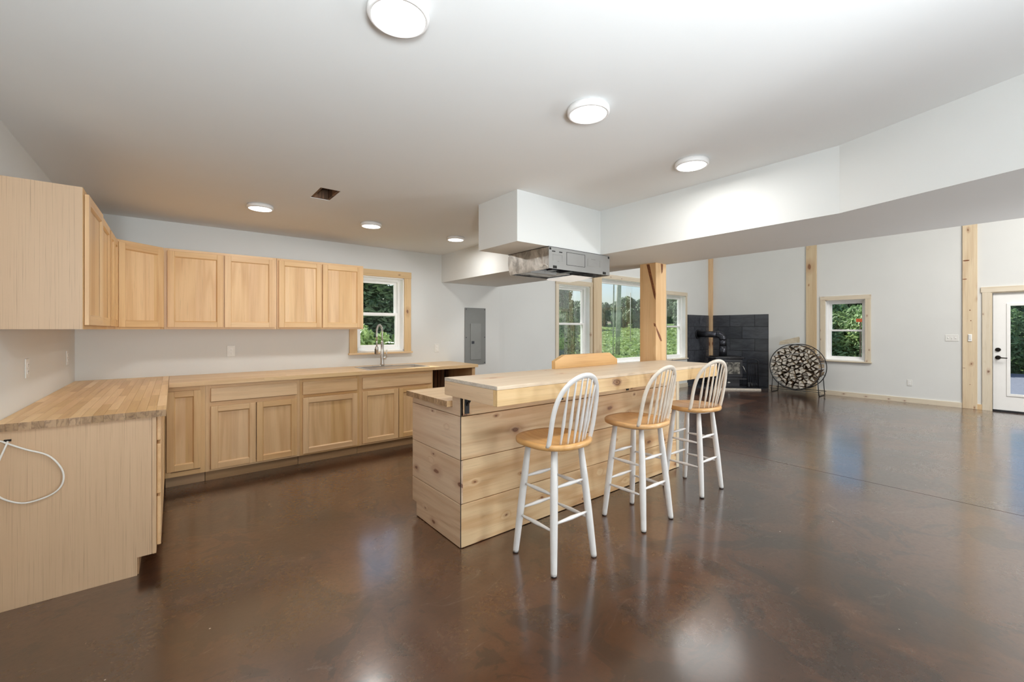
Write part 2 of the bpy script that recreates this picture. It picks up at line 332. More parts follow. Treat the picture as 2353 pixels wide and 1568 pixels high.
M['meadow'] = m.set(m.mix(m.step(n2, .35, .65), m.mix(n1, srgb(92, 124, 60), srgb(112, 142, 76)), m.mix(n1, srgb(150, 182, 98), srgb(182, 208, 128))), .8)
m = Mat('gravel'); co = m.coords(rnd=False); n = m.noise(co, 14, 5, .8); m.bump(n, .8, .05); M['gravel'] = m.set(m.mix(n, srgb(86, 92, 108), srgb(150, 156, 170)), .85)
M['siding'] = plain('outer_siding', srgb(210, 210, 205), .7)
M['orange'] = plain('orange_sign_paint', srgb(196, 84, 34), .6)

# ------------------------------------------------------------------ the room shell
LW, KW, FW = -.68, 5.34, 10.75          # left wall X, kitchen wall Y, far wall X
CZ, BZ, GZ = 2.425, 2.036, 4.7          # kitchen ceiling, beam underside, tall-room ceiling
BY = -5.0                               # rear wall
TH = .20
def struct(o): o['kind'] = 'structure'; return o
def holed(mb, plane, a0, a1, b0, b1, t0, t1, holes):
    """grid of boxes over a x b with rectangular holes (a0,a1,b0,b1); plane: which axis is the thickness"""
    A = sorted({a0, a1, *[h[0] for h in holes], *[h[1] for h in holes]}); B = sorted({b0, b1, *[h[2] for h in holes], *[h[3] for h in holes]})
    for i in range(len(A) - 1):
        for j in range(len(B) - 1):
            ca, cb = (A[i] + A[i + 1]) / 2, (B[j] + B[j + 1]) / 2
            if any(h[0] < ca < h[1] and h[2] < cb < h[3] for h in holes): continue
            if plane == 'y': mb.box(A[i], t0, B[j], A[i + 1], t1, B[j + 1])
            elif plane == 'x': mb.box(t0, A[i], B[j], t1, A[i + 1], B[j + 1])
            else: mb.box(A[i], B[j], t0, A[i + 1], B[j + 1], t1)
# floor: two slabs either side of the sawn control joint
fl = thing('floor', None, None, (0, 0, 0), kind='structure')
MB().box(LW - .1, BY, -.10, 4.877, KW, 0).build('slab', M['floor'], fl)
MB().box(4.885, BY, -.10, FW + .1, KW, 0).build('slab', M['floor'], fl)
MB().box(4.87, BY, -.11, 4.89, KW, -.006).build('joint', M['joint'], fl)
OP = {1: (1.79, 2.41, 1.09, 2.05), 2: (5.304, 6.125, .70, 2.17), 3: (6.44, 8.30, .70, 2.36), 4: (8.72, 9.55, .70, 2.16)}
kw = MB(); holed(kw, 'y', LW, FW, 0, GZ, KW, KW + TH, list(OP.values())); struct(kw.build('wall_back', M['wall']))
W5 = (2.222, 2.878, .735, 1.975); DR = (-.39, .545, 0, 1.985)
fw = MB(); holed(fw, 'x', BY, KW, 0, GZ, FW, FW + TH, [W5, DR]); struct(fw.build('wall_right', M['wall']))
struct(MB().box(LW - TH, BY, 0, LW, KW + TH, CZ + .12).build('wall_left', M['wall']))
struct(MB().box(LW - TH, BY - TH, 0, FW + TH, BY, GZ).build('wall_rear', M['wall']))
VH = (.855, 1.0, 3.35, 3.65)
ce = MB(); holed(ce, 'z', LW, 3.96, BY, KW, CZ, CZ + .12, [VH]); struct(ce.build('ceiling', M['ceiling']))
struct(MB().box(3.86, BY, CZ + .12, 3.96, KW, GZ).build('wall_upper', M['wall']))
struct(MB().box(3.86, BY, GZ, FW + TH, KW + TH, GZ + .1).build('ceiling_tall', M['ceiling']))
BX0, BX1, BJ = 2.98, 3.96, .73
def bx(y): return BX0 - .3577 * (BJ - y)
beam = thing('trim_1', None, None, kind='structure')
MB().box(BX0, BJ, BZ, BX1, KW, CZ).build('drywall_soffit', M['wall'], beam)
MB().prism([(BX0 - .0015, BJ), (bx(BY), BY), (BX1, BY), (BX1, BJ)], 'z', BZ, CZ).build('drywall_soffit', M['wall'], beam)
struct(MB().box(2.02, 2.47, BZ, BX0, 2.985, CZ).build('trim_2', M['wall']))
# vertical drywall seam on the kitchen wall: a slight taped ridge
struct(MB().prism([(4.0, KW), (4.053, KW - .002), (4.11, KW)], 'z', 0, BZ).build('trim_3', M['wall']))

# baseboard along the far wall
def face(n, *a): return n
bb = thing('baseboard_right', None, None, kind='structure')
MB().box(FW - .018, .89, 0, FW, 3.96, .092).build('board', M['trim_y'], bb, bevel=.002)
MB().box(FW - .018, .66, 0, FW, .72, .092).build('board', M['trimw_x'], bb, bevel=.002)
MB().box(FW - .018, BY, 0, FW, -.50, .092).build('board', M['trim_y'], bb, bevel=.002)
b2 = thing('baseboard_back', None, None, kind='structure')
MB().box(3.14, KW - .018, 0, 6.2, KW, .092).build('board', M['trim_x'], b2, bevel=.002)
MB().box(6.42, KW - .018, 0, 9.63, KW, .092).build('board', M['trim_x'], b2, bevel=.002)

# ------------------------------------------------------------------ windows
def window(num, plane, o, warm=False, double=True, rail=None, head_over=.0, c=.095):
    """plane 'y': the kitchen wall at KW facing -Y; plane 'x': the far wall at FW facing -X"""
    a0, a1, z0, z1 = o; w = thing('window_%d' % num, None, None, kind='structure')
    def B(mb, u0, d0, zz0, u1, d1, zz1, mi=0):      # u along the wall, d depth outwards from the wall face
        if plane == 'y': mb.box(u0, KW + d0, zz0, u1, KW + d1, zz1, mi)
        else: mb.box(FW + d0, u0, zz0, FW + d1, u1, zz1, mi)
        return mb
    tz = M['trimw_z'] if warm else M['trim_z']; tx = M['trimw_x'] if warm else (M['trim_x'] if plane == 'y' else M['trim_y'])
    B(MB(), a0 - c, -.02, z0 - .012, a0 - .002, 0, z1).build('side_casing', tz, w, bevel=.002)
    B(MB(), a1 + .002, -.02, z0 - .012, a1 + c, 0, z1).build('side_casing', tz, w, bevel=.002)
    B(MB(), a0 - c - .004, -.022, z1, a1 + c + .004, 0, z1 + .085).build('head_casing', tx, w, bevel=.002)
    B(MB(), a0 - c - .015, -.045, z0 - .034, a1 + c + .015, 0, z0 - .012).build('sill', tx, w, bevel=.003)
    j = MB(); t = .012
    B(j, a0, 0, z0, a0 + t, .10, z1); B(j, a1 - t, 0, z0, a1, .10, z1); B(j, a0, 0, z1 - t, a1, .10, z1); B(j, a0, 0, z0, a1, .10, z0 + t)
    j.build('jamb', M['vinyl'], w)
    f = MB(); k = .045
    B(f, a0, .09, z0, a0 + k, .19, z1); B(f, a1 - k, .09, z0, a1, .19, z1); B(f, a0 + k, .09, z1 - k, a1 - k, .19, z1); B(f, a0 + k, .09, z0, a1 - k, .19, z0 + k)
    f.build('frame', M['vinyl'], w, bevel=.003)
    zr = rail or (z0 + z1) / 2
    def sash(nm, za, zb, d):
        q = .034; e = .002; s_ = MB(); A0, A1 = a0 + k - e, a1 - k + e
        B(s_, A0, d, za, A0 + q, d + .03, zb); B(s_, A1 - q, d, za, A1, d + .03, zb); B(s_, A0 + q, d, za, A1 - q, d + .03, za + q); B(s_, A0 + q, d, zb - q, A1 - q, d + .03, zb)
        so = s_.build(nm, M['vinyl'], w, bevel=.003)
        B(MB(), A0 + q - .004, d + .012, za + q - .004, A1 - q + .004, d + .017, zb - q + .004).build('pane', M['glass'], so)
    if double:
        sash('upper_sash', zr - .02, z1 - k + .002, .135); sash('lower_sash', z0 + k - .002, zr + .022, .10)
    else: sash('sash', z0 + k - .002, z1 - k + .002, .11)
    return w
window(1, 'y', OP[1], warm=True, rail=1.567, c=.095)
window(2, 'y', OP[2], rail=1.468, c=.075)
window(3, 'y', OP[3], double=False, c=.02)
window(4, 'y', OP[4], rail=1.433, c=.055)
window(5, 'x', W5, rail=1.345, c=.09)

# ------------------------------------------------------------------ glazed door
d1 = thing('door_1', None, None, kind='structure'); y0, y1, dz = DR[0], DR[1], DR[3]
def XB(mb, d0, u0, z0, d_1, u1, z1, mi=0): return mb.box(FW + d0, u0, z0, FW + d_1, u1, z1, mi)
XB(MB(), -.022, y1 + .02, 0, 0, y1 + .115, dz + .01).build('side_casing', M['trim_z'], d1, bevel=.002)
XB(MB(), -.022, y0 - .115, 0, 0, y0 - .02, dz + .01).build('side_casing', M['trim_z'], d1, bevel=.002)
XB(MB(), -.024, y0 - .13, dz + .01, 0, y1 + .13, dz + .10).build('head_casing', M['trim_y'], d1, bevel=.002)
j = MB(); XB(j, -.012, y1, 0, .19, y1 + .02, dz + .01); XB(j, -.012, y0 - .02, 0, .19, y0, dz + .01); XB(j, -.012, y0, dz - .004, .19, y1, dz + .01); j.build('jamb', M['trim_z'], d1)
XB(MB(), .0, y0, 0, .19, y1, .028).build('threshold', M['black_metal'], d1)
s_ = MB(); g0, g1, gz0, gz1 = y0 + .18, .357, .30, 1.765
holed(s_, 'x', y0 + .004, y1 - .004, .03, dz - .006, FW + .03, FW + .075, [(g0, g1, gz0, gz1)])
slab = s_.build('door_slab', M['vinyl'], d1)
q = MB()
for (a, b, c_, d_) in ((g0 - .035, g0 + .008, gz0 - .035, gz1 + .035), (g1 - .008, g1 + .035, gz0 - .035, gz1 + .035)): XB(q, .018, a, c_, .036, b, d_)
XB(q, .018, g0, gz0 - .035, .036, g1, gz0 + .008); XB(q, .018, g0, gz1 - .008, .036, g1, gz1 + .035)
q.build('glass_stop', M['vinyl'], slab, bevel=.005)
XB(MB(), .05, g0 - .004, gz0 - .004, .055, g1 + .004, gz1 + .004).build('pane', M['glass'], slab)
for zz, nm in ((1.031, 'deadbolt'), (.900, 'lever_handle')):
    k_ = MB().tube([(FW + .03, .485, zz), (FW + .012, .485, zz)], [.034, .028], 20)
    if nm == 'lever_handle': k_.tube([(FW + .012, .485, zz), (FW - .03, .485, zz), (FW - .045, .47, zz), (FW - .045, .38, zz - .005)], [.012, .011, .010, .008], 10)
    else: k_.tube([(FW + .012, .485, zz), (FW - .004, .485, zz)], .012, 12)
    k_.build(nm, M['bronze'], slab)

# ------------------------------------------------------------------ timber posts
def post(label, x0, y0_, x1, y1_, z0, z1, mat, loc=None, name='timber_post'):
    l = (x0, y0_, z0) if loc is None else loc
    o = MB().box(x0, y0_, z0, x1, y1_, z1).build(name, mat, None, l, bevel=.004); o.location = l
    return tag(o, label, 'post')
p_ = post('square knotty pine post rising from behind the bar top to the beam', 3.745, 2.405, 3.93, 2.59, .9145, BZ, M['beam'])
def kn(parent, off, poly, axis, a0, a1): MB().prism(poly, axis, a0, a1).build('knot', M['knot'], parent, off)
lp = (3.745, 2.405, .9145)
kn(p_, lp, [(2.512, 2.028), (2.478, 2.028), (2.425, 1.80), (2.407, 1.72), (2.412, 1.66), (2.428, 1.70), (2.462, 1.84)], 'x', 3.7442, 3.7455)
kn(p_, lp, [(2.43, 1.435), (2.407, 1.425), (2.407, 1.395), (2.425, 1.405)], 'x', 3.7442, 3.7455)
kn(p_, lp, [(3.747, 1.41), (3.765, 1.38), (3.83, 1.30), (3.85, 1.255), (3.83, 1.25), (3.79, 1.30), (3.755, 1.36)], 'y', 2.4042, 2.4055)
kn(p_, lp, [(3.83, 2.03), (3.87, 2.03), (3.862, 1.95), (3.845, 1.93)], 'y', 2.4042, 2.4055)
def slit(cy, cz, w, h, n=10): return [(cy + w * math.cos(6.2832 * k / n), cz + h * math.sin(6.2832 * k / n)) for k in range(n)]
pw = post('wide knotty timber post between the small window and the glazed door', FW - .03, .715, FW, .89, 0, GZ, M['post'])
for cy, cz, w_, h_ in ((.845, 2.56, .042, .012), (.862, 2.24, .028, .008), (.80, 1.70, .008, .010), (.79, 1.52, .007, .009), (.87, .70, .018, .004), (.80, .42, .01, .004)):
    kn(pw, (FW - .03, .715, 0), slit(cy, cz, w_, h_), 'x', FW - .0306, FW - .0295)
post('tall pine post behind the log rack, left of the small window', FW - .03, 3.033, FW, 3.224, 0, GZ, M['post'])
post('narrow pine corner post behind the stove pipe', FW - .10, KW - .08, FW, KW, 0, GZ, M['beam'])
post('pinkish pine post between the tall sash window and the picture window', 6.20, KW - .05, 6.425, KW - .001, 0, 3.2, M['post'])
post('pine post between the picture window and the last sash window', 8.38, KW - .05, 8.60, KW - .001, 0, 3.2, M['post'])

# ------------------------------------------------------------------ cabinet doors and boxes (local frame: x along, front at y = 0 facing -y, z up)
def panel_door(parent, x0, x1, z0, z1, name='door', stile=.052, y=-.020, frame_mats=('oak_z', 'oak_x'), tilt=0):
    """five-piece door: stiles, rails, a sloped inner bead, and a recessed panel as its sub-part"""
    m_ = MB(); s = stile; yb = -.001
    m_.box(x0, y, z0, x0 + s, yb, z1, 0); m_.box(x1 - s, y, z0, x1, yb, z1, 0)
    m_.box(x0 + s, y, z0, x1 - s, yb, z0 + s, 1); m_.box(x0 + s, y, z1 - s, x1 - s, yb, z1, 1)
    i0, i1, k0, k1 = x0 + s, x1 - s, z0 + s, z1 - s; g = .008; d = y + .011
    m_.quad([(i0, y + .001, k0), (i0, y + .001, k1), (i0 + g, d, k1 - g), (i0 + g, d, k0 + g)], 0)
    m_.quad([(i1, y + .001, k1), (i1, y + .001, k0), (i1 - g, d, k0 + g), (i1 - g, d, k1 - g)], 0)
    m_.quad([(i0, y + .001, k1), (i1, y + .001, k1), (i1 - g, d, k1 - g), (i0 + g, d, k1 - g)], 1)
    m_.quad([(i1, y + .001, k0), (i0, y + .001, k0), (i0 + g, d, k0 + g), (i1 - g, d, k0 + g)], 1)
    o = m_.build(name, [M[frame_mats[0]], M[frame_mats[1]]], parent, (x0, 0, z0), bevel=.0025); o.location = (x0, 0, z0)
    if tilt: o.rotation_euler = (0, 0, tilt)
    MB().box(i0 + .002, d + .001, k0 + .002, i1 - .002, d + .006, k1 - .002).build(name + '_panel', M['oak_panel'], o, (x0, 0, z0))
    return o
def drawer_front(parent, x0, x1, z0, z1, name='drawer_front', t=.020):
    o = MB().box(x0, -t, z0, x1, -.001, z1).build(name, M['oak_x'], parent, (x0, 0, z0), bevel=.004); o.location = (x0, 0, z0); return o
def carcass(parent, w, depth, z0, z1, side_mat=None):
    MB().box(.001, .0195, z0, w - .001, depth, z1 - .001).build('carcass', side_mat or M['rift'], parent, bevel=.001)
def face_frame(parent, w, z0, z1, xs, zs, e=.038):
    """outer frame plus middle stiles xs and rails zs"""
    m_ = MB(); m_.box(.0005, 0, z0, e, .019, z1, 0); m_.box(w - e, 0, z0, w - .0005, .019, z1, 0)
    m_.box(e, 0, z0, w - e, .019, z0 + e, 1); m_.box(e, 0, z1 - e, w - e, .019, z1, 1)
    for x in xs: m_.box(x - .02, .0003, z0 + e, x + .02, .019, z1 - e, 0)
    for z in zs: m_.box(e, .0006, z - .018, w - e, .019, z + .018, 1)
    m_.build('face_frame', [M['oak_z'], M['oak_x']], parent)
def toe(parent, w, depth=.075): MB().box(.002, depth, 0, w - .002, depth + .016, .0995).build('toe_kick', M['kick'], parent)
BH = .876
FY = 4.66
def base(label, x0, x1, drawers, doors, rails=(.70,), stiles=()):
    c = thing('base_cabinet', label, 'cabinet', (x0, FY, 0), 0, 'base cabinets under the long counter'); w = x1 - x0
    carcass(c, w, KW - FY - .002, .10, BH); face_frame(c, w, .10, BH, [s - x0 for s in stiles], rails); toe(c, w)
    for a, b, z0, z1 in drawers: drawer_front(c, a - x0, b - x0, z0, z1)
    for a, b, z0, z1 in doors: panel_door(c, a - x0, b - x0, z0, z1)
    return c
base('narrow oak base cabinet with one inset door beside the corner', -.055, .225, [], [(-.045, .192, .15, .838)], rails=())
base('oak base cabinet with a wide drawer over two doors, left of the single-door one', .225, .992, [(.262, .966, .722, .846)], [(.262, .610, .118, .682), (.617, .966, .118, .682)], stiles=())
base('oak base cabinet with one drawer over one wide door', .992, 1.588, [(1.018, 1.560, .712, .842)], [(1.018, 1.560, .118, .680)])
base('oak sink base cabinet with a false front over two doors, half behind the island', 1.588, 2.478, [(1.617, 2.453, .716, .84)], [(1.617, 2.030, .120, .690), (2.038, 2.453, .120, .690)])
# open appliance bay: end leg and the rough lumber seen inside it
e = MB().box(3.055, FY + .01, 0, 3.105, KW - .002, BH).build('end_panel', M['oak_z'], None, (3.08, FY + .3, 0), bevel=.002); e.location = (3.08, FY + .3, 0)
tag(e, 'thin oak end panel holding up the right end of the long counter', 'panel')
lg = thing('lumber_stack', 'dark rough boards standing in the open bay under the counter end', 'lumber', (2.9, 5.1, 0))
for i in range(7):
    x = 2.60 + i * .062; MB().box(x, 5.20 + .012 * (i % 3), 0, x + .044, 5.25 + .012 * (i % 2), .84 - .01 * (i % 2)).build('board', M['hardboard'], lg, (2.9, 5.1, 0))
# left run of base cabinets, fronts facing +X
FX = -.075
def base_left(label, ya, yb, drawers, doors, rails=(), stiles=()):
    c = thing('base_cabinet', label, 'cabinet', (FX, ya, 0), R(90), 'base cabinets on the left'); w = yb - ya
    carcass(c, w, FX - LW - .002, .10, BH); face_frame(c, w, .10, BH, stiles, rails); toe(c, w)
    for a, b, z0, z1 in drawers: drawer_front(c, a, b, z0, z1)
    for a, b, z0, z1 in doors: panel_door(c, a, b, z0, z1)
    return c
YL = 3.165
c = base_left('near oak drawer cabinet with a wide veneered side panel facing the camera', YL, 3.66, [(.02, .475, .732, .872), (.02, .475, .425, .712), (.02, .475, .13, .408)], [], rails=(.722, .416))
# the side panel, notched for the toe kick: local x = 0 plane (its face towards the camera), local y runs back to the wall
sp_ = MB().prism([(.020, BH), (.020, .10), (.082, .10), (.082, 0), (FX - LW - .002, 0), (FX - LW - .002, BH)], 'x', -.016, -.0005).build('side_panel', M['rift'], c, bevel=.001)
MB().box(-.015, .0005, .10, -.001, .0185, BH).build('stile_edge', M['rift'], c)
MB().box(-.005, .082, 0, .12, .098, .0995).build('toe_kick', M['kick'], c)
base_left('oak base cabinet with two doors between the drawers and the corner', 3.66, 4.585, [(.03, .455, .732, .866), (.47, .895, .732, .866)], [(.03, .455, .13, .712), (.47, .895, .13, .712)], rails=(.722,))
# cable loop stapled on the side panel
cb = [(-.675, 3.125, .835), (-.653, 3.14, .832), (-.628, 3.138, .816), (-.569, 3.13, .780), (-.495, 3.13, .738), (-.452, 3.13, .675), (-.438, 3.13, .616), (-.452, 3.13, .563), (-.495, 3.13, .530), (-.569, 3.13, .516), (-.625, 3.13, .541), (-.66, 3.13, .58), (-.675, 3.13, .66), (-.655, 3.13, .735), (-.632, 3.135, .812), (-.630, 3.147, .826)]
def smooth(pts, n=5, closed=False):
    P = [Vector(p) for p in pts]; out = []
    for i in range(len(P) - 1):
        a, b, c_, d = P[max(i - 1, 0)], P[i], P[i + 1], P[min(i + 2, len(P) - 1)]
        for k in range(n):
            t = k / n; out.append(.5 * ((2 * b) + (-a + c_) * t + (2 * a - 5 * b + 4 * c_ - d) * t * t + (-a + 3 * b - 3 * c_ + d) * t ** 3))
    return out + [P[-1]]
cab = thing('cable', 'white loop of cable hanging on the side of the near cabinet', 'cable', (-.63, 3.147, .82))
MB().tube(smooth(cb), .0042, 8).build('wire', M['cable'], cab, (-.63, 3.147, .82))
MB().box(-.642, 3.143, .825, -.618, 3.149, .835).build('staple', M['bronze'], cab, (-.63, 3.147, .82))

# ------------------------------------------------------------------ upper cabinets
UZ0, UZ1, UY = 1.372, 2.125, 5.075
def upper(label, x0, x1, doors):
    c = thing('wall_cabinet', label, 'cabinet', (x0, UY, UZ0), 0, 'wall cabinets over the long counter'); w = x1 - x0; h = UZ1 - UZ0
    carcass(c, w, KW - UY - .002, 0, h); face_frame(c, w, 0, h, [(doors[0][1] + doors[1][0]) / 2 - x0], [])
    for a, b in doors: panel_door(c, a - x0, b - x0, .018, h - .022)
    return c
upper('two-door oak wall cabinet next to the angled corner cabinet', -.066, .856, [(-.043, .388), (.398, .836)])
upper('two-door oak wall cabinet whose end touches the kitchen window', .858, 1.776, [(.876, 1.302), (1.314, 1.751)])
UX = -.375
def upper_left(label, ya, yb, doors, tilts):
    c = thing('wall_cabinet', label, 'cabinet', (UX, ya, UZ0), R(90), 'wall cabinets on the left wall'); w = yb - ya; h = UZ1 - UZ0
    carcass(c, w, UX - LW - .002, 0, h); face_frame(c, w, 0, h, [(doors[0][1] + doors[1][0]) / 2], [])
    for (a, b), t in zip(doors, tilts): panel_door(c, a, b, .022, h - .025, tilt=t)
    return c
c = upper_left('nearest oak wall cabinet, its plain veneered side cut off by the frame', 3.185, 4.243, [(.035, .55), (.575, 1.03)], (-.015, 0))
MB().box(-.006, .001, 0, -.0005, UX - LW - .002, UZ1 - UZ0).build('side_panel', M['rift'], c)
upper_left('slim oak wall cabinet between the nearest one and the corner one', 4.245, 4.80, [(.025, .27), (.29, .53)], (0, 0))
cc = thing('corner_cabinet', 'angled oak corner wall cabinet with a single door', 'cabinet', (UX, 4.802, UZ0), math.atan2(.273, .307))
ang = math.atan2(.273, .307); inv = Matrix.Rotation(-ang, 3, 'Z')
pl = [inv @ (Vector((x, y, 0)) - Vector((UX, 4.802, 0))) for x, y in ((UX, 4.803), (-.068, 5.075), (-.068, KW - .002), (LW + .002, KW - .002), (LW + .002, 4.803))]
W_ = pl[1].x
MB().prism([(pl[0].x + .001, .0195), (pl[1].x - .001, .0195), (pl[2].x, pl[2].y), (pl[3].x, pl[3].y), (pl[4].x, pl[4].y)], 'z', 0, UZ1 - UZ0).build('carcass', M['rift'], cc)
face_frame(cc, W_, 0, UZ1 - UZ0, [], []); panel_door(cc, .012, W_ - .014, .018, UZ1 - UZ0 - .022)

# ------------------------------------------------------------------ countertops
def staves(parent, axis, a0, a1, b0, b1, z0, z1, wid, off, mats, cross_len=(.28, .75)):
    """butcher block: strips along axis between a0..a1, side by side b0..b1"""
    n = max(1, round((b1 - b0) / wid)); wv = (b1 - b0) / n; g = .0004
    for i in range(n):
        b = b0 + i * wv; a = a0; first = True
        while a < a1 - .001:
            L = random.uniform(*cross_len) * (random.uniform(.3, 1) if first else 1); e_ = min(a1, a + L)
            if a1 - e_ < .12: e_ = a1
            m_ = MB(); lo, hi = a + (0 if first else g), e_ - (0 if e_ == a1 else g)
            if axis == 'y': P = [(b + g, lo), (b + wv - g, lo), (b + wv - g, hi), (b + g, hi)]
            else: P = [(lo, b + g), (hi, b + g), (hi, b + wv - g), (lo, b + wv - g)]
            bb_ = [(p[0], p[1], z0) for p in P] + [(p[0], p[1], z1) for p in P]; m_.quadbox(bb_)
            endf = 2 if axis == 'y' else 5; m_.m = [0] * 6; m_.m[endf] = 1
            if axis == 'y': m_.m[4] = 1
            else: m_.m[3] = 1
            m_.build('stave', mats, parent, off); a = e_; first = False
ct = thing('countertop', 'butcher block countertop on the left cabinets with a dark end-grain edge', 'countertop', (-.36, 4.2, BH))
staves(ct, 'y', 3.128, KW - .001, LW + .001, -.032, BH + .0005, .914, .042, (-.36, 4.2, BH), [M['butcher_y'], M['endgrain']], (.3, .8))
ct2 = thing('countertop', 'long butcher block countertop under the kitchen window, holding the sink', 'countertop', (1.5, 4.98, BH))
SX0, SX1, SY0, SY1 = 1.70, 2.46, 4.70, 5.16
o2 = (1.5, 4.98, BH); mb = MB()
for i in range(4): pass
yv = FY - .04; nrow = 17; wv = (KW - .001 - yv) / nrow
for i in range(nrow):
    ya, yb = yv + i * wv, yv + (i + 1) * wv; a = -.030; first = True
    while a < 3.119:
        e_ = min(3.12, a + random.uniform(.35, 1.0))
        if 3.12 - e_ < .15: e_ = 3.12
        segs = [(a, e_)]
        if yb > SY0 + .02 and ya < SY1 - .02:
            segs = [q for q in ((a, min(e_, SX0 + .02)), (max(a, SX1 - .02), e_)) if q[1] - q[0] > .004]
        for q0, q1 in segs: MB().box(q0 + .0003, ya + .0003, BH + .0005, q1 - .0003, yb - .0003, .914).build('stave', M['butcher_x'], ct2, o2)
        a = e_
# sink
sk = thing('sink', 'shallow stainless steel drop-in sink under the kitchen window', 'sink', (2.08, 4.93, .914))
o_ = (2.08, 4.93, .914); m_ = MB(); r0 = .035
holed(m_, 'z', SX0, SX1, SY0, SY1, .9142, .9182, [(SX0 + r0, SX1 - r0, SY0 + r0, SY1 - .085)])
m_.build('rim', M['steel'], sk, o_)
bw = MB(); a0, a1, b0, b1, zb = SX0 + r0, SX1 - r0, SY0 + r0, SY1 - .085, .735
bw.box(a0 - .004, b0 - .004, zb, a0, b1 + .004, .9165); bw.box(a1, b0 - .004, zb, a1 + .004, b1 + .004, .9165); bw.box(a0, b0 - .004, zb, a1, b0, .9165); bw.box(a0, b1, zb, a1, b1 + .004, .9165); bw.box(a0 - .004, b0 - .004, zb - .004, a1 + .004, b1 + .004, zb)
bw.build('bowl', M['steel'], sk, o_)
MB().lathe((2.08, 4.9, zb), [(.045, .001), (.04, .004), (.02, .002)], 20).build('drain', M['pipe'], sk, o_)
# faucet
fx, fy, fz = 2.02, 5.105, .9182
fa = thing('faucet', 'brushed steel spring-neck kitchen faucet in front of the window', 'faucet', (fx, fy, fz)); of = (fx, fy, fz)
MB().box(fx - .12, fy - .028, fz, fx + .12, fy + .028, fz + .006).build('deck_plate', M['steel'], fa, of, bevel=.002)
MB().lathe(of, [(.026, .006), (.026, .03), (.022, .04), (.022, .17), (.017, .175), (.017, .30), (.012, .31)], 20).build('body', M['steel'], fa, of)
ua = Vector((-.72, -.69, 0)).normalized(); top = []
for k in range(17):
    a = math.pi * k / 16; top.append(Vector(of) + Vector((0, 0, .42)) + ua * (.075 * (1 - math.cos(a))) + Vector((0, 0, .085 * math.sin(a))))
pth = [Vector(of) + Vector((0, 0, .30))] + top + [top[-1] - Vector((0, 0, .10))]
MB().tube(smooth([tuple(p) for p in pth], 2), .0085, 10).build('hose', M['steel'], fa, of)
co_ = MB(); hel = []; sp2 = smooth([tuple(p) for p in pth], 10); tot = len(sp2)
for i, p in enumerate(sp2):
    t = (sp2[min(i + 1, tot - 1)] - sp2[max(i - 1, 0)]).normalized(); n_ = ua.cross(Vector((0, 0, 1))).normalized(); b_ = t.cross(n_)
    a = i * 1.35; hel.append(p + (n_ * math.cos(a) + b_ * math.sin(a)) * .0125)
co_.tube(hel, .0022, 5).build('spring', M['steel'], fa, of)
tip = top[-1] - Vector((0, 0, .10))
MB().tube([tip, tip - Vector((0, 0, .075))], .008, 12).tube([tip - Vector((0, 0, .07)), tip - Vector((0, 0, .085)), tip - Vector((0, 0, .17))], [.012, .019, .019], 14).build('spray_head', M['steel'], fa, of)
MB().box(tip.x - .024, tip.y - .006, tip.z - .16, tip.x - .014, tip.y + .006, tip.z - .10).build('spray_button', M['black_metal'], fa, of)
MB().tube([(fx, fy, fz + .27), tuple(Vector((fx, fy, fz + .27)) + ua * .15)], .005, 8).build('hose_arm', M['steel'], fa, of)
MB().tube([(fx, fy, fz + .10), (fx + .045, fy - .02, fz + .10)], .018, 14).tube([(fx + .045, fy - .02, fz + .10), (fx + .05, fy - .02, fz + .20)], [.006, .005], 10).build('lever', M['steel'], fa, of)

# ------------------------------------------------------------------ outlets, switches, electrical panel
def outlet(label, x, z, plane='y', y=None, group='wall outlets'):
    base_ = {'y': (x, KW, z), 'l': (LW, x, z), 'f': (FW, x, z)}[plane]
    t = thing('wall_outlet', label, 'outlet', base_, {'y': 0, 'l': R(90), 'f': R(-90)}[plane])
    MB().box(-.036, -.006, -.058, .036, 0, .058).build('cover_plate', M['plate'], t, bevel=.003)
    for zz in (-.02, .02):
        r_ = MB().box(-.016, -.008, zz - .014, .016, -.005, zz + .014).build('receptacle', M['vinyl'], t, bevel=.003)
        MB().box(-.008, -.0086, zz - .002, -.006, -.0078, zz + .007).box(.006, -.0086, zz - .002, .008, -.0078, zz + .006).box(-.002, -.0086, zz - .010, .002, -.0078, zz - .006).build('slot', M['dark'], r_)
    return t
outlet('white wall outlet under the two-door cabinets, left of the kitchen window', .475, 1.142)
outlet('white wall outlet between the kitchen window and the grey electrical panel', 2.90, 1.108)
outlet('nearer of the two white outlets on the left wall above the counter', 3.76, 1.14, 'l')
outlet('farther of the two white outlets on the left wall, close to the corner', 4.98, 1.14, 'l')
outlet('low white wall outlet on the far wall right of the small window', 1.57, .373, 'f')
t = thing('light_switch', 'white triple light switch beside the wide timber post', 'switch', (FW, 1.02, 1.218), R(-90))
MB().box(-.082, -.006, -.058, .082, 0, .058).build('cover_plate', M['plate'], t, bevel=.003)
for q in (-.046, 0, .046): MB().box(q - .005, -.014, -.010, q + .005, -.005, .012).build('toggle', M['vinyl'], t, bevel=.001)
t = thing('remote_control', 'small white remote holder on the wide timber post', 'remote', (FW - .03, .80, 1.225), R(-90))
MB().box(-.024, -.014, -.062, .024, 0, .062).build('holder', M['vinyl'], t, bevel=.006)
MB().box(-.016, -.022, -.03, .016, -.013, .055).build('remote', M['plate'], t, bevel=.004)
ep = thing('electrical_panel', 'grey metal electrical panel cover on the kitchen wall', 'electrical panel', (3.36, KW, .84)); oe = (3.36, KW, .84)
MB().box(3.362, KW - .012, .842, 3.735, KW, 1.692).build('cover', M['panel_grey'], ep, oe, bevel=.003)
dr_ = MB().box(3.458, KW - .020, .915, 3.645, KW - .0115, 1.458).build('panel_door', M['panel_grey2'], ep, oe, bevel=.004)
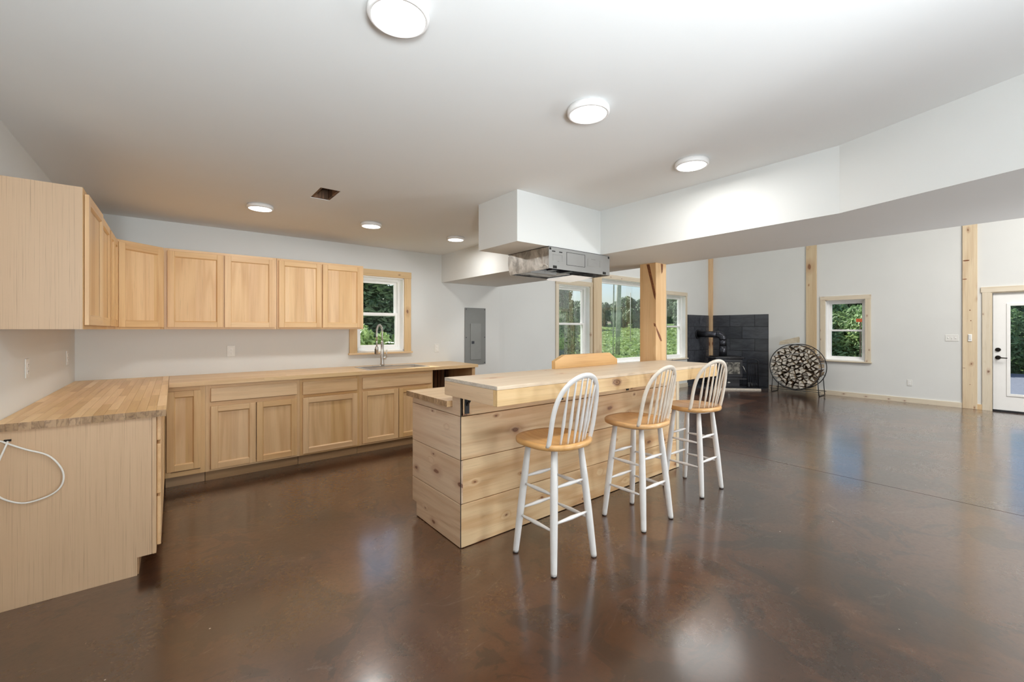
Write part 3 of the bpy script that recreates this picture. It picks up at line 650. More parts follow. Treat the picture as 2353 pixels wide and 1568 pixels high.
MB().box(3.475, KW - .026, 1.155, 3.52, KW - .0195, 1.195).build('latch', M['pipe'], dr_, oe, bevel=.002)
for x in (3.385, 3.715):
    for z in (.865, 1.25, 1.67): MB().tube([(x, KW - .012, z), (x, KW - .016, z)], .008, 10).build('screw', M['pipe'], ep, oe)

# ------------------------------------------------------------------ ceiling lights and duct opening
def ceiling_light(label, x, y):
    t = thing('ceiling_light', label, 'ceiling light', (x, y, CZ), 0, 'round ceiling lights')
    MB().lathe((0, 0, 0), [(.090, 0), (.099, -.003), (.100, -.024), (.096, -.031), (.087, -.0325), (.086, -.028)], 48).build('trim_ring', M['white_paint'], t)
    MB().lathe((0, 0, 0), [(.086, -.024), (.086, -.0300), (.06, -.0312), (.02, -.0318)], 48).build('diffuser', M['lamp'], t)
    a = area('lamp_light', (x, y, CZ - .036), .16, 6.5, (0, 0, -1), (1, .985, .955))
    return t
for x, y, lb in ((.58, 1.325, 'largest and nearest round ceiling light, cut by the top of the frame'), (1.546, 1.355, 'round ceiling light right of the largest one, in the near row'),
                 (2.541, 1.38, 'round ceiling light beside the beam, right-hand end of the near row'), (.579, 4.16, 'round ceiling light left of the dark duct hole in the far row'),
                 (1.541, 4.18, 'round ceiling light in the middle of the far row'), (2.532, 4.21, 'small round ceiling light over the electrical panel end of the far row')):
    ceiling_light(lb, x, y)
t = thing('duct_opening', 'rectangular uncovered duct hole framed in dark wood in the ceiling', 'vent', (.93, 3.5, CZ)); od = (.93, 3.5, CZ)
x0, x1, y0, y1 = VH
for nm, b in (('frame_board', (x0, y0, CZ + .004, x0 + .02, y1, CZ + .16)), ('frame_board', (x1 - .02, y0, CZ + .004, x1, y1, CZ + .16)), ('frame_board', (x0 + .02, y0, CZ + .004, x1 - .02, y0 + .02, CZ + .16)), ('frame_board', (x0 + .02, y1 - .02, CZ + .004, x1 - .02, y1, CZ + .16))):
    MB().box(*b).build(nm, M['hardboard'], t, od)
MB().box(x0, y0, CZ + .16, x1, y1, CZ + .17).build('duct_back', M['dark'], t, od)
for yy in (3.43, 3.50, 3.57): MB().box(x0 + .02, yy, CZ + .07, x1 - .02, yy + .01, CZ + .12).build('damper_blade', M['black_metal'], t, od)

# ------------------------------------------------------------------ island
IX0, IX1, IY0, IY1 = 1.40, 3.94, 2.27, 2.95
isl = thing('kitchen_island', 'kitchen island clad in wide knotty pine boards', 'island', (2.6, 2.6, 0)); oi_ = (2.6, 2.6, 0)
MB().box(IX0 + .021, IY0 + .02, 0, IX1 - .021, IY1 - .062, .10).box(IX0 + .021, IY0 + .02, .10, IX1 - .021, IY1 - .003, .8755).box(IX0 + .021, IY0 + .02, .8755, IX1 - .021, 2.368, .957).build('frame', M['cabin'], isl, oi_)
rows = [(0.004, .2735), (.2775, .5485), (.5525, .8235), (.8275, .957)]
for i, (za, zb) in enumerate(rows):
    dy = (0, .0012, .0004, .001)[i]
    MB().box(IX0 + .004, IY0 + dy, za, 3.885, IY0 + .0195, zb).build('board', M['pine_x'], isl, oi_, bevel=.0025)
MB().box(3.888, IY0 - .001, 0.003, IX1, IY0 + .0195, .957).build('corner_board', M['trim_z'], isl, oi_, bevel=.002)
for i, (za, zb) in enumerate(rows):
    x = IX0 + (0, .0012, .0003, .001)[i]
    if i == 0: poly = [(IY0 + .001, za), (2.885, za), (2.885, .10), (IY1, .10), (IY1, zb), (IY0 + .001, zb)]
    elif i < 3: poly = [(IY0 + .001, za), (IY1, za), (IY1, zb), (IY0 + .001, zb)]
    else: poly = [(IY0 + .001, za), (IY1, za), (IY1, .8745), (2.372, .8745), (2.372, zb), (IY0 + .001, zb)]
    MB().prism(poly, 'x', x, IX0 + .02).build('board', M['pine_y'], isl, oi_, bevel=.0025)
    MB().prism(poly, 'x', IX1 - .02, IX1).build('board', M['pine_y'], isl, oi_, bevel=.0025)
MB().box(IX0 - .0005, IY0 - .0005, 0, IX0 + .0045, IY0 + .0015, .957).build('corner_gap', M['dark'], isl, oi_)
for bxp in (1.43, 2.27, 3.08):
    k_ = MB().box(bxp, IY0 - .006, .84, bxp + .032, IY0 - .0005, .9565).box(bxp, IY0 - .22, .9505, bxp + .032, IY0 - .0005, .9572)
    k_.prism([(IY0 - .006, .90), (IY0 - .05, .9505), (IY0 - .062, .9505), (IY0 - .006, .888)], 'x', bxp + .010, bxp + .022); k_.build('bracket', M['black_metal'], isl, oi_)
# kitchen side of the island: two pairs of doors
for k in range(4):
    xa = 1.46 + k * .61
    d_ = panel_door(isl, 0, .56, .13, .84); d_.location = (xa + .56 - 2.6, IY1 + .0005 - 2.6, .13); d_.rotation_euler = (0, 0, math.pi)
ic = thing('countertop', 'low butcher block countertop on the island behind the raised bar', 'countertop', (2.6, 2.67, BH))
for i in range(14):
    wv = (2.972 - 2.374) / 14; ya = 2.374 + i * wv; a = 1.362; first = True
    while a < 3.94:
        e_ = min(3.945, a + random.uniform(.5, 1.2))
        if 3.945 - e_ < .2: e_ = 3.945
        b_ = MB()
        segs = [(a, e_)]
        if ya + wv > 2.404 and ya < 2.591: segs = [s for s in ((a, min(e_, 3.744)), (max(a, 3.931), e_)) if s[1] - s[0] > .005]
        for q0, q1 in segs:
            b_ = MB(); b_.box(q0 + .0003, ya + .0003, BH + .0005, q1 - .0003, ya + wv - .0003, .914); b_.m[5] = 1; b_.m[3] = 1
            b_.build('stave', [M['butcher_x'], M['endgrain']], ic, (2.6, 2.67, BH))
        a = e_
bar = thing('raised_bar', 'thick raised pine bar top overhanging the three stools', 'bar top', (2.55, 2.08, .958)); ob = (2.55, 2.08, .958)
X0, X1, Y0, Y1 = 1.345, 3.775, 1.812, 2.372
MB().box(X0, Y0, 1.046, 3.06, Y1, 1.067).build('top_board', [M['pine_top']], bar, ob, bevel=.002)
MB().box(3.062, Y0, 1.046, X1, Y1, 1.067).build('top_board', [M['pine_top']], bar, ob, bevel=.002)
MB().box(X0 - .001, Y0 + .003, 1.047, X0, Y1 - .003, 1.0665).build('sawn_edge', M['sawn'], bar, ob)
MB().box(X0, Y0, .958, X1, Y0 + .038, 1.0455).build('skirt_board', M['pine_skirt'], bar, ob, bevel=.002)
MB().box(X0, Y0 + .0385, .958, X0 + .038, Y1, 1.0455).build('skirt_board', M['pine_skirt_y'], bar, ob, bevel=.002)
MB().box(X1 - .038, Y0 + .0385, .958, X1, Y1, 1.0455).build('skirt_board', M['pine_skirt_y'], bar, ob, bevel=.002)
MB().box(X0 + .0385, Y1 - .038, .958, X1 - .0385, Y1, 1.0455).build('skirt_board', M['pine_skirt'], bar, ob, bevel=.002)
MB().box(X0 + .0385, Y0 + .0385, 1.026, X1 - .0385, Y1 - .0385, 1.0455).build('under_board', M['pine_skirt'], bar, ob)
bs = MB().prism([(2.275, 1.0675), (3.03, 1.0675), (3.03, 1.112), (2.925, 1.172), (2.38, 1.172), (2.275, 1.128)], 'y', 2.325, 2.363).build('splash_board', M['oak_x'], None, (2.65, 2.345, 1.0675), bevel=.002)
bs.location = (2.65, 2.345, 1.0675); tag(bs, 'butcher block board with clipped corners standing on the back edge of the bar', 'board')

# ------------------------------------------------------------------ range hood
hd = thing('range_hood', 'unfinished metal range hood hanging under the white boxed duct', 'range hood', (2.72, 2.72, BZ - .0005)); oh = (2.72, 2.72, BZ - .0005)
hx0, hx1, hy0, hy1, hz0, hz1 = 2.335, 3.09, 2.46, 2.985, 1.857, 2.031
MB().box(hx0 - .002, hy0 - .004, hz1, 2.98, hy1 - .005, BZ - .001).build('mounting_flange', M['black_metal'], hd, oh)
sidep = [(hy0, hz0), (hy1 - .03, hz0 - .006), (hy1 - .008, hz0 + .05), (hy1, hz0 + .10), (hy1 - .004, hz1 - .02), (hy1 - .03, hz1), (hy0, hz1)]
sh = MB(); sh.prism(sidep, 'x', hx0, hx0 + .003); sh.prism(sidep, 'x', hx1 - .003, hx1); sh.box(hx0 + .003, hy0, hz1 - .003, hx1 - .003, hy1 - .03, hz1)
for i in range(1, 5):
    (ya, za), (yb, zb) = sidep[i], sidep[i + 1]
    sh.quadbox([(hx0 + .003, ya - .003, za), (hx1 - .003, ya - .003, za), (hx1 - .003, ya, za), (hx0 + .003, ya, za), (hx0 + .003, yb - .004, zb), (hx1 - .003, yb - .004, zb), (hx1 - .003, yb, zb), (hx0 + .003, yb, zb)])
sh.build('shell', M['galv'], hd, oh)
bp = MB().box(hx0, hy0 - .003, hz0 + .002, hx1, hy0 - .0002, hz1).build('back_plate', M['hoodplate'], hd, oh)
def oframe(x0, z0, x1, z1, t, y, mat, nm):
    MB().box(x0, y - .0015, z0, x1, y, z0 + t).box(x0, y - .0015, z1 - t, x1, y, z1).box(x0, y - .0015, z0 + t, x0 + t, y, z1 - t).box(x1 - t, y - .0015, z0 + t, x1, y, z1 - t).build(nm, mat, bp, oh)
oframe(hx0 + .20, hz0 + .045, hx0 + .425, hz1 - .022, .0028, hy0 - .003, M['black_metal'], 'cover_outline')
oframe(hx0 + .045, hz0 + .065, hx0 + .15, hz1 - .055, .0015, hy0 - .003, M['galv'], 'knockout')
oframe(hx0 + .46, hz0 + .06, hx0 + .62, hz1 - .05, .0015, hy0 - .003, M['galv'], 'knockout')
for xx in (.035, .115): MB().box(hx0 + xx, hy0 - .0045, hz1 - .036, hx0 + xx + .035, hy0 - .003, hz1 - .028).build('louver', M['black_metal'], bp, oh)
for xx in (.045, .66): MB().box(hx0 + xx, hy0 - .0045, hz0 + .006, hx0 + xx + .042, hy0 - .003, hz0 + .028).build('slot', M['dark'], bp, oh)
for xx in (.006, hx1 - hx0 - .024): MB().box(hx0 + xx, hy0 - .0045, hz1 - .022, hx0 + xx + .018, hy0 - .003, hz1 - .004).build('slot', M['dark'], bp, oh)
MB().box(hx0 + .004, hy0 + .01, hz0 + .045, hx1 - .004, hy1 - .03, hz0 + .05).build('inner_pan', M['dark'], hd, oh)
MB().box(hx0 + .02, hy0 + .20, hz0 + .006, hx0 + .45, hy1 - .04, hz0 + .014).build('filter', M['galv'], hd, oh)
MB().box(hx0 + .003, hy0 + .22, hz0 - .008, hx0 + .30, hy0 + .26, hz0 + .03).build('bracket', M['hoodplate'], hd, oh)
MB().box(hx0 + .10, hy0 + .06, hz0 + .004, hx0 + .16, hy0 + .13, hz0 + .045).box(hx0 + .30, hy0 + .05, hz0 + .004, hx0 + .34, hy0 + .18, hz0 + .045).build('motor_mount', M['pipe'], hd, oh)
MB().prism([(hy0 + .16, hz0 - .002), (hy0 + .36, hz0 - .020), (hy0 + .47, hz0 - .022), (hy0 + .50, hz0 - .010), (hy0 + .47, hz0 - .002)], 'x', hx0 + .44, hx1 - .03).build('light_lens', M['lens'], hd, oh, bevel=.004)
MB().tube(smooth([(hx0 + .03, hy0 + .10, hz0 + .004), (hx0 - .012, hy0 + .09, hz0 + .02), (hx0 - .014, hy0 + .06, hz0 + .036), (hx0 - .008, hy0 + .02, hz0 + .03), (hx0 + .01, hy0 + .008, hz0 + .006)]), .0028, 8).build('wire', M['cable'], hd, oh)

# ------------------------------------------------------------------ bar stools
SZ = .722
def make_stool(label, loc, swivel, seat_m='seat', bow='white_worn'):
    t = thing('bar_stool', label, 'stool', loc, 0, 'windsor bar stools along the island')
    hf, ht, zt = .168, .112, SZ - .052
    F = [(-hf, -hf), (hf, -hf), (hf, hf), (-hf, hf)]; T = [(x / hf * ht, y / hf * ht) for x, y in F]
    P = lambda i, z: Vector((F[i][0] + (T[i][0] - F[i][0]) * z / zt, F[i][1] + (T[i][1] - F[i][1]) * z / zt, z))
    for i in range(4):
        lg_ = MB().tube([P(i, .006), P(i, .02), P(i, .28), P(i, .50), P(i, zt + .004)], [.0175, .0185, .0225, .0215, .0165], 14).build('leg', M['white_paint'], t)
        MB().tube([P(i, 0.0), P(i, .007)], .0165, 12).build('rubber_foot', M['rubber'], lg_)
    for i in range(4):
        for z in ((.235, .43) if i % 2 else (.275, .47)):
            a, b = P(i, z), P((i + 1) % 4, z); d = b - a
            MB().tube([a + d * q for q in (.05, .2, .5, .8, .95)], [.0065, .0085, .0125, .0085, .0065], 10).build('stretcher', M['white_paint'], t)
    MB().lathe((0, 0, SZ - .055), [(.142, 0), (.150, .003), (.150, .014), (.146, .017)], 40).build('swivel_ring', M['white_paint'], t)
    # seat, swivelled; faces +y
    def rot(p): return Matrix.Rotation(swivel, 3, 'Z') @ Vector(p)
    m_ = MB(); n = 48
    def rim(k, s=1.0):
        a = 2 * math.pi * k / n; c_, s_2 = math.cos(a), math.sin(a)
        x = .218 * abs(c_) ** .82 * (1 if c_ > 0 else -1); y = (.212 if s_2 < 0 else .218) * abs(s_2) ** .86 * (1 if s_2 > 0 else -1)
        if y > 0: x *= 1 + .06 * (y / .218)
        return x * s, y * s
    rings = [(.90, -.038), (.985, -.030), (1.0, -.018), (.995, -.006), (.97, 0), (.86, -.003), (.66, -.011), (.4, -.013), (.15, -.012)]
    b = len(m_.v)
    for s_3, z in rings:
        for k in range(n):
            x, y = rim(k, s_3); m_.v.append(rot((x, y, SZ + z)))
    for i in range(len(rings) - 1):
        for k in range(n):
            k2 = (k + 1) % n; m_.f.append((i * n + k, i * n + k2, (i + 1) * n + k2, (i + 1) * n + k)); m_.m.append(0); m_.sm.append(True)
    m_.f.append(tuple(range(n))[::-1]); m_.f.append(tuple((len(rings) - 1) * n + k for k in range(n))); m_.m += [0, 0]; m_.sm += [False, True]
    m_.build('seat', M[seat_m], t)
    # bow back: leans to -y
    def bowp(u):                                  # u 0..1 along the bow
        a = math.pi * u; w = .174
        x = -w * math.cos(a) * (1 + .16 * math.sin(a)); z = .402 * math.sin(a) ** .62
        y = -.128 - .045 * (1 - (x / .19) ** 2) * min(1, z / .1 + .2) - z * .20
        return rot((x, y, SZ - .012 + z))
    us = [0] + [.5 - .5 * math.cos(math.pi * k / 40) for k in range(1, 40)] + [1]
    MB().tube([bowp(u) for u in us], 1.0, 10, sx=.0115, sy=.017, up=tuple(rot((0, -1, 0)))).build('bow', M[bow], t)
    for k in range(6):
        f_ = -1 + 2 * (k + .9) / 6.8; xb = .135 * f_; yb = -.178 + .05 * f_ * f_
        ut = .5 + .5 * (f_ * .60) ; 
        # find bow point with the wanted x
        xt = xb * 1.12; best = min((abs((-.174 * math.cos(math.pi * u) * (1 + .16 * math.sin(math.pi * u))) - xt), u) for u in [i / 400 for i in range(60, 341)])[1]
        top_ = bowp(best) - Vector((0, 0, .006)); bot = rot((xb, yb, SZ - .012)); d = top_ - bot
        MB().tube([bot + d * q for q in (0, .12, .36, .55, .8, 1)], [.0062, .0065, .0105, .008, .0058, .005], 8).build('spindle', M[bow], t)
    return t
make_stool('white bar stool with a honey wood seat, nearest the camera', (1.815, 1.862, 0), 0, bow='white_paint')
make_stool('middle white bar stool of the three along the island', (2.653, 1.857, 0), 0)
make_stool('farthest white bar stool, swivelled, at the right end of the bar', (3.528, 1.905, 0), R(-14))

# ------------------------------------------------------------------ hearth corner
ht_ = thing('hearth', 'low dark hearth slab with a pale front edge in the room corner', 'hearth', (10.2, 4.7, 0)); ohh = (10.2, 4.7, 0)
HP = [(10.735, 3.975), (10.345, 3.985), (9.66, 4.68), (9.66, 5.325), (10.735, 5.325)]
MB().prism([(x, y) for x, y in HP], 'z', 0, .028).build('slab', M['slate'], ht_, ohh)
MB().quadbox([(10.345 - .012, 3.985 - .012, 0), (10.345, 3.973, 0), (9.66, 4.668, 0), (9.648, 4.656, 0), (10.333, 3.973, .032), (10.345, 3.985, .032), (9.66, 4.68, .032), (9.648, 4.668, .032)]).build('edge_strip', M['sawn'], ht_, ohh)
for i in range(3):
    for j_ in range(3):
        MB().box(9.9 + i * .28, 4.55 + j_ * .26, .0282, 9.9 + i * .28 + .274, 4.55 + j_ * .26 + .254, .0305).build('tile', M['slate'], ht_, ohh)
ts = thing('tile_surround', 'dark slate tile surround on both walls behind the stove', 'tile surround', (10.74, 5.3, 0)); ot = (10.74, 5.3, 0)
MB().box(FW - .010, 3.975, .002, FW - .0005, KW - .081, 1.722).box(9.632, KW - .010, .036, FW - .101, KW - .0005, 1.722).build('backing', M['grout'], ts, ot)
zr = [1.722, 1.434, 1.146, .858, .570, .282, .032]
def cuts(a0, a1, start, step):
    c_ = [a0]; x = start
    while x > a0: x -= step
    x += step
    while x < a1 - .02:
        if x > a0 + .02: c_.append(x)
        x += step
    return c_ + [a1]
for r_i in range(6):
    z1_, z0_ = zr[r_i] - .004, zr[r_i + 1] + .004
    ys = cuts(3.975, KW - .082, 4.266 if r_i % 2 == 0 else 4.55, .571)
    for a, b in zip(ys[:-1], ys[1:]): MB().box(FW - .020, a + .004, z0_, FW - .0101, b - .004, z1_).build('tile', M['slate'], ts, ot, bevel=.001)
    xs = cuts(9.632, FW - .102, 10.2 if r_i % 2 == 0 else 9.92, .571)
    for a, b in zip(xs[:-1], xs[1:]): MB().box(a + .004, KW - .020, z0_, b - .004, KW - .0101, z1_).build('tile', M['slate'], ts, ot, bevel=.001)
# stove: local frame, front faces -y, then turned
st = thing('wood_stove', 'black cast iron wood stove on the corner hearth', 'stove', (10.10, 4.66, .0306), R(-42))
def arc(x0, x1, y, n=8, bulge=.03): return [(x0 + (x1 - x0) * i / n, y - bulge * math.sin(math.pi * i / n)) for i in range(n + 1)]
body = [(-.30, .24), (-.34, .10), (-.34, -.06), (-.30, -.20)] + arc(-.27, .27, -.22, 8, .02) + [(.30, -.20), (.34, -.06), (.34, .10), (.30, .24)]
MB().prism(body[::-1], 'z', .21, .665).build('firebox', M['stove'], st, bevel=.008)
topo = [(x * 1.16, y * 1.12) for x, y in body]
MB().prism(topo[::-1], 'z', .668, .700).build('top_plate', M['stove'], st, bevel=.010)
MB().prism([(x * .92, y * .95) for x, y in body][::-1], 'z', .701, .716).build('cook_plate', M['black_metal'], st, bevel=.006)
MB().prism([(-.25, .2), (-.25, -.17), (.25, -.17), (.25, .2)][::-1], 'z', .012, .209).build('pedestal', M['stove'], st, bevel=.006)
MB().box(-.29, -.21, 0, .29, .23, .012).build('base_plate', M['stove'], st, bevel=.003)
MB().box(-.36, -.29, .20, .36, -.12, .215).build('ash_lip', M['stove'], st, bevel=.006)
sd = MB().box(-.275, -.262, .255, .275, -.236, .635).build('fire_door', M['stove'], st, bevel=.008)
MB().box(-.215, -.268, .325, .215, -.2625, .585).build('door_glass', M['stoveglass'], sd, bevel=.004)
g_ = MB(); g_.box(-.235, -.270, .305, .235, -.2625, .325); g_.box(-.235, -.270, .585, .235, -.2625, .605); g_.box(-.235, -.270, .325, -.215, -.2625, .585); g_.box(.215, -.270, .325, .235, -.2625, .585); g_.build('glass_frame', M['black_metal'], sd, bevel=.002)
MB().tube([(.262, -.262, .50), (.262, -.305, .50), (.325, -.315, .36)], [.008, .008, .007], 8).build('door_handle', M['steel'], sd)
MB().tube([(-.0, -.172, .12), (-.0, -.19, .12)], .018, 12).box(-.03, -.196, .113, .03, -.188, .127).build('ash_knob', M['steel'], st)
# stove pipe: vertical, elbow, then straight to the kitchen wall
spx, spy = 10.075, 4.70; zt_ = .7475
pp = thing('stove_pipe', 'black stove pipe with a crimped elbow running back into the tiled wall', 'pipe', (spx, spy, zt_)); op = (spx, spy, zt_)
MB().tube([(spx, spy, zt_), (spx, spy, .98)], .083, 28).build('lower_section', M['pipe'], pp, op)
MB().tube([(spx, spy, .9805), (spx, spy, 1.13)], .076, 28).build('vertical_section', M['pipe'], pp, op)
el = []; rad_ = []
for k in range(13):
    a = math.pi / 2 * k / 12; el.append((spx, spy + .12 * (1 - math.cos(a)), 1.131 + .12 * math.sin(a))); rad_.append(.080 + (.005 if k % 3 == 0 else 0))
MB().tube(el, rad_, 28).build('elbow', M['pipe'], pp, op)
MB().tube([(spx, spy + .121, 1.251), (spx, KW - .021, 1.251)], .074, 28).build('horizontal_section', M['pipe'], pp, op)
MB().tube([(spx, KW - .045, 1.251), (spx, KW - .0215, 1.251)], .11, 28).build('wall_thimble', M['black_metal'], pp, op)
# fireplace tools
tl = thing('fireplace_tool_set', 'black arched fireplace tool stand at the right edge of the hearth', 'tool set', (10.36, 4.16, .0285), R(-64)); 
fr_ = MB(); pts = [(-.11, 0, .012), (-.11, 0, .60)] + [(-.11 + .22 * (1 - math.cos(math.pi * k / 12)) / 2, 0, .60 + .06 * math.sin(math.pi * k / 12)) for k in range(1, 12)] + [(.11, 0, .60), (.11, 0, .012)]
fr_.tube(pts, .009, 8, up=(0, 1, 0)).box(-.12, -.07, 0, .12, .07, .012).tube([(-.11, 0, .555), (.11, 0, .555)], .006, 8); fr_.build('stand', M['black_metal'], tl)
for i, x in enumerate((-.068, -.022, .024, .07)):
    k_ = MB().tube([(x, -.02, .12), (x, -.02, .53)], .0055, 8).tube([(x + .018 * math.cos(a * .7), -.02, .548 + .018 * math.sin(a * .7)) for a in range(9)], .004, 6)
    if i == 0: k_.box(x - .028, -.03, .04, x + .028, -.012, .13)
    elif i == 1: k_.lathe((x, -.02, .03), [(.03, 0), (.034, .05), (.014, .10)], 12)
    elif i == 2: k_.tube([(x, -.02, .12), (x, -.02, .05), (x + .02, -.02, .035)], .005, 8)
    else: k_.tube([(x, -.02, .12), (x - .012, -.02, .045)], .005, 8).tube([(x, -.02, .12), (x + .012, -.02, .045)], .005, 8)
    k_.build(('shovel', 'brush', 'poker', 'tongs')[i], M['black_metal'], tl)

# ------------------------------------------------------------------ log rack and firewood
RC = Vector((10.42, 3.29, .573)); RR = .475; RD = .17
rk = thing('log_rack', 'round black hoop log rack standing against the far wall', 'log rack', (RC.x, RC.y, 0)); ork = (RC.x, RC.y, 0)
def ring(dx, r): return [(RC.x + dx, RC.y + r * math.cos(2 * math.pi * k / 64), RC.z + r * math.sin(2 * math.pi * k / 64)) for k in range(64)]
MB().tube(ring(-RD, RR), .0085, 8, closed=True).build('front_hoop', M['black_metal'], rk, ork)
MB().tube(ring(RD, RR), .0085, 8, closed=True).build('back_hoop', M['black_metal'], rk, ork)
for k in range(10):
    a = 2 * math.pi * (k + .5) / 10; y, z = RC.y + RR * math.cos(a), RC.z + RR * math.sin(a)
    MB().tube([(RC.x - RD, y, z), (RC.x + RD, y, z)], .006, 6).build('cross_rod', M['black_metal'], rk, ork)
for s in (-1, 1):
    for dx in (-RD - .01, RD + .01):
        yy = RC.y + s * RR * .87; MB().tube([(RC.x + dx, yy, RC.z - RR * .49), (RC.x + dx, yy + s * .025, .008)], .008, 8).build('leg', M['black_metal'], rk, ork)
    MB().tube([(RC.x - RD - .01, RC.y + s * (RR * .87 + .025), .009), (RC.x + RD + .01, RC.y + s * (RR * .87 + .025), .009)], .008, 8).build('foot_bar', M['black_metal'], rk, ork)
for dx in (-RD - .01, RD + .01): MB().tube([(RC.x + dx, RC.y - RR * .98, .085), (RC.x + dx, RC.y + RR * .98, .085)], .006, 8).build('cross_bar', M['black_metal'], rk, ork)
# logs: cells of a relaxed Voronoi pattern inside the hoop, each its own split log
rnd = random.Random(11); seeds = []
while len(seeds) < 104:
    a, r = rnd.uniform(0, 6.283), RR * .93 * math.sqrt(rnd.random()); p = (r * math.cos(a) , r * math.sin(a))
    if p[1] < RR * .90 and all((p[0] - q[0]) ** 2 * .45 + (p[1] - q[1]) ** 2 * 1.7 > .050 ** 2 for q in seeds): seeds.append(p)
def clip(poly, a, b, c_):
    out = []
    for i in range(len(poly)):
        P_, Q_ = poly[i], poly[(i + 1) % len(poly)]; dp = a * P_[0] + b * P_[1] - c_; dq = a * Q_[0] + b * Q_[1] - c_
        if dp <= 0: out.append(P_)
        if (dp < 0 < dq) or (dq < 0 < dp): t = dp / (dp - dq); out.append((P_[0] + (Q_[0] - P_[0]) * t, P_[1] + (Q_[1] - P_[1]) * t))
    return out
logs = 0
for i, s in enumerate(seeds):
    poly = [((RR - .012) * math.cos(2 * math.pi * k / 28), (RR - .012) * math.sin(2 * math.pi * k / 28)) for k in range(28)]
    for j2, q in enumerate(seeds):
        if j2 == i: continue
        a, b = q[0] - s[0], q[1] - s[1]; c_ = (q[0] ** 2 + q[1] ** 2 - s[0] ** 2 - s[1] ** 2) / 2; poly = clip(poly, a, b, c_)
        if not poly: break
    if len(poly) < 3: continue
    cx_ = sum(p[0] for p in poly) / len(poly); cy_ = sum(p[1] for p in poly) / len(poly); k = rnd.uniform(.60, .90)
    poly = [(cx_ + (p[0] - cx_) * k * rnd.uniform(.93, 1.0), cy_ + (p[1] - cy_) * k * rnd.uniform(.93, 1.0)) for p in poly]
    red = [poly[0]]
    for p in poly[1:]:
        if math.hypot(p[0] - red[-1][0], p[1] - red[-1][1]) > .008: red.append(p)
    while len(red) > 4 and rnd.random() < .6: red.pop(rnd.randrange(len(red)))
    if len(red) < 3: continue
    xf = -RD - rnd.uniform(-.05, .045)
    m_ = MB().prism([(RC.y + p[0], RC.z + p[1]) for p in red], 'x', RC.x + xf, RC.x + RD - rnd.uniform(0, .05), 0, 1)
    lo = (RC.x, RC.y + cx_, RC.z + cy_); o = m_.build('firewood_log', [M['bark'], M['logend']], None, lo); o.location = lo
    tag(o, 'split firewood log with a pale sawn end, packed inside the round rack', 'log', 'firewood in the round rack'); logs += 1
lo = (RC.x - .06, RC.y - .02 + .04, RC.z + RR + .012)
o = MB().quadbox([(-.06, .19, -.045), (-.06, -.16, .010), (.09, -.16, .01), (.09, .19, -.045), (-.045, .17, .035), (-.05, -.19, .14), (.06, -.17, .11), (.075, .17, .03)]).build('firewood_log', M['logpale'], None)
o.location = (RC.x - .05, RC.y + .13, RC.z + RR + .030); fixn(o); o.rotation_euler = (R(0), 0, 0)
tag(o, 'pale split log lying slanted on top of the round rack', 'log')

# ------------------------------------------------------------------ outdoors
gnd = MB(); n = 44
def gh(x, y):
    d = max(0, (x - 14) * .72 + (y - 9) * .69); return -.12 + min(2.4, .0006 * d * d + .010 * d) + .05 * math.sin(x * 1.3) * math.sin(y * 1.1) * min(1, d / 8)
xs = [-30 + 160 * (i / n) ** 1.0 for i in range(n + 1)]; ys = [KW + .35 + 120 * (j_ / n) ** 1.6 for j_ in range(n + 1)]
for j_ in range(n + 1):
    for i in range(n + 1): gnd.v.append(Vector((xs[i], ys[j_], gh(xs[i], ys[j_]))))
for j_ in range(n):
    for i in range(n): b = j_ * (n + 1) + i; gnd.f.append((b, b + 1, b + n + 2, b + n + 1)); gnd.m.append(0); gnd.sm.append(True)
g1_ = gnd.build('ground', M['meadow']); struct(g1_)
struct(MB().box(FW + .3, -40, -.3, 130, KW + .36, -.10).build('ground_side', M['meadow']))
struct(MB().box(FW + .35, -30, -.1, 21.2, 4.4, -.06).build('gravel_drive', M['gravel']))

def leaf_mesh(name, blobs, count, size, mat, seed, shape=1.0):
    r = random.Random(seed); v = []; f = []
    tot = sum(b[3] ** 2 for b in blobs)
    for (bx_, by_, bz_, br) in blobs:
        for _ in range(int(count * br * br / tot)):
            z = r.uniform(-1, 1); a = r.uniform(0, 6.2832); q = math.sqrt(1 - z * z); d = Vector((q * math.cos(a), q * math.sin(a), z)); rr = br * (1 - .45 * r.random() ** 2)
            p = Vector((bx_, by_, bz_)) + Vector((d.x * rr, d.y * rr, d.z * rr * shape))
            nrm = (d + Vector((r.uniform(-.8, .8), r.uniform(-.8, .8), r.uniform(-.3, .9)))).normalized()
            u = nrm.cross(Vector((r.uniform(-1, 1), r.uniform(-1, 1), r.uniform(-1, 1)))).normalized(); w = nrm.cross(u); s = size * r.uniform(.6, 1.3)
            b = len(v); v += [p - u * s, p + w * s * .42 - nrm * s * .1, p + u * s, p - w * s * .42 - nrm * s * .1]; f.append((b, b + 1, b + 2, b + 3))
    me = bpy.data.meshes.new(name); me.from_pydata([tuple(p) for p in v], [], f); me.materials.append(mat); me.update(); return me
def blobs_tree(seed, R_, H, n):
    r = random.Random(seed); out = []
    for i in range(n):
        a = r.uniform(0, 6.283); q = r.random() ** .5; z = r.random()
        out.append((R_ * .62 * q * math.cos(a), R_ * .62 * q * math.sin(a), H * (.12 + .80 * z), R_ * r.uniform(.24, .42) * (1.15 - .45 * z)))
    return out
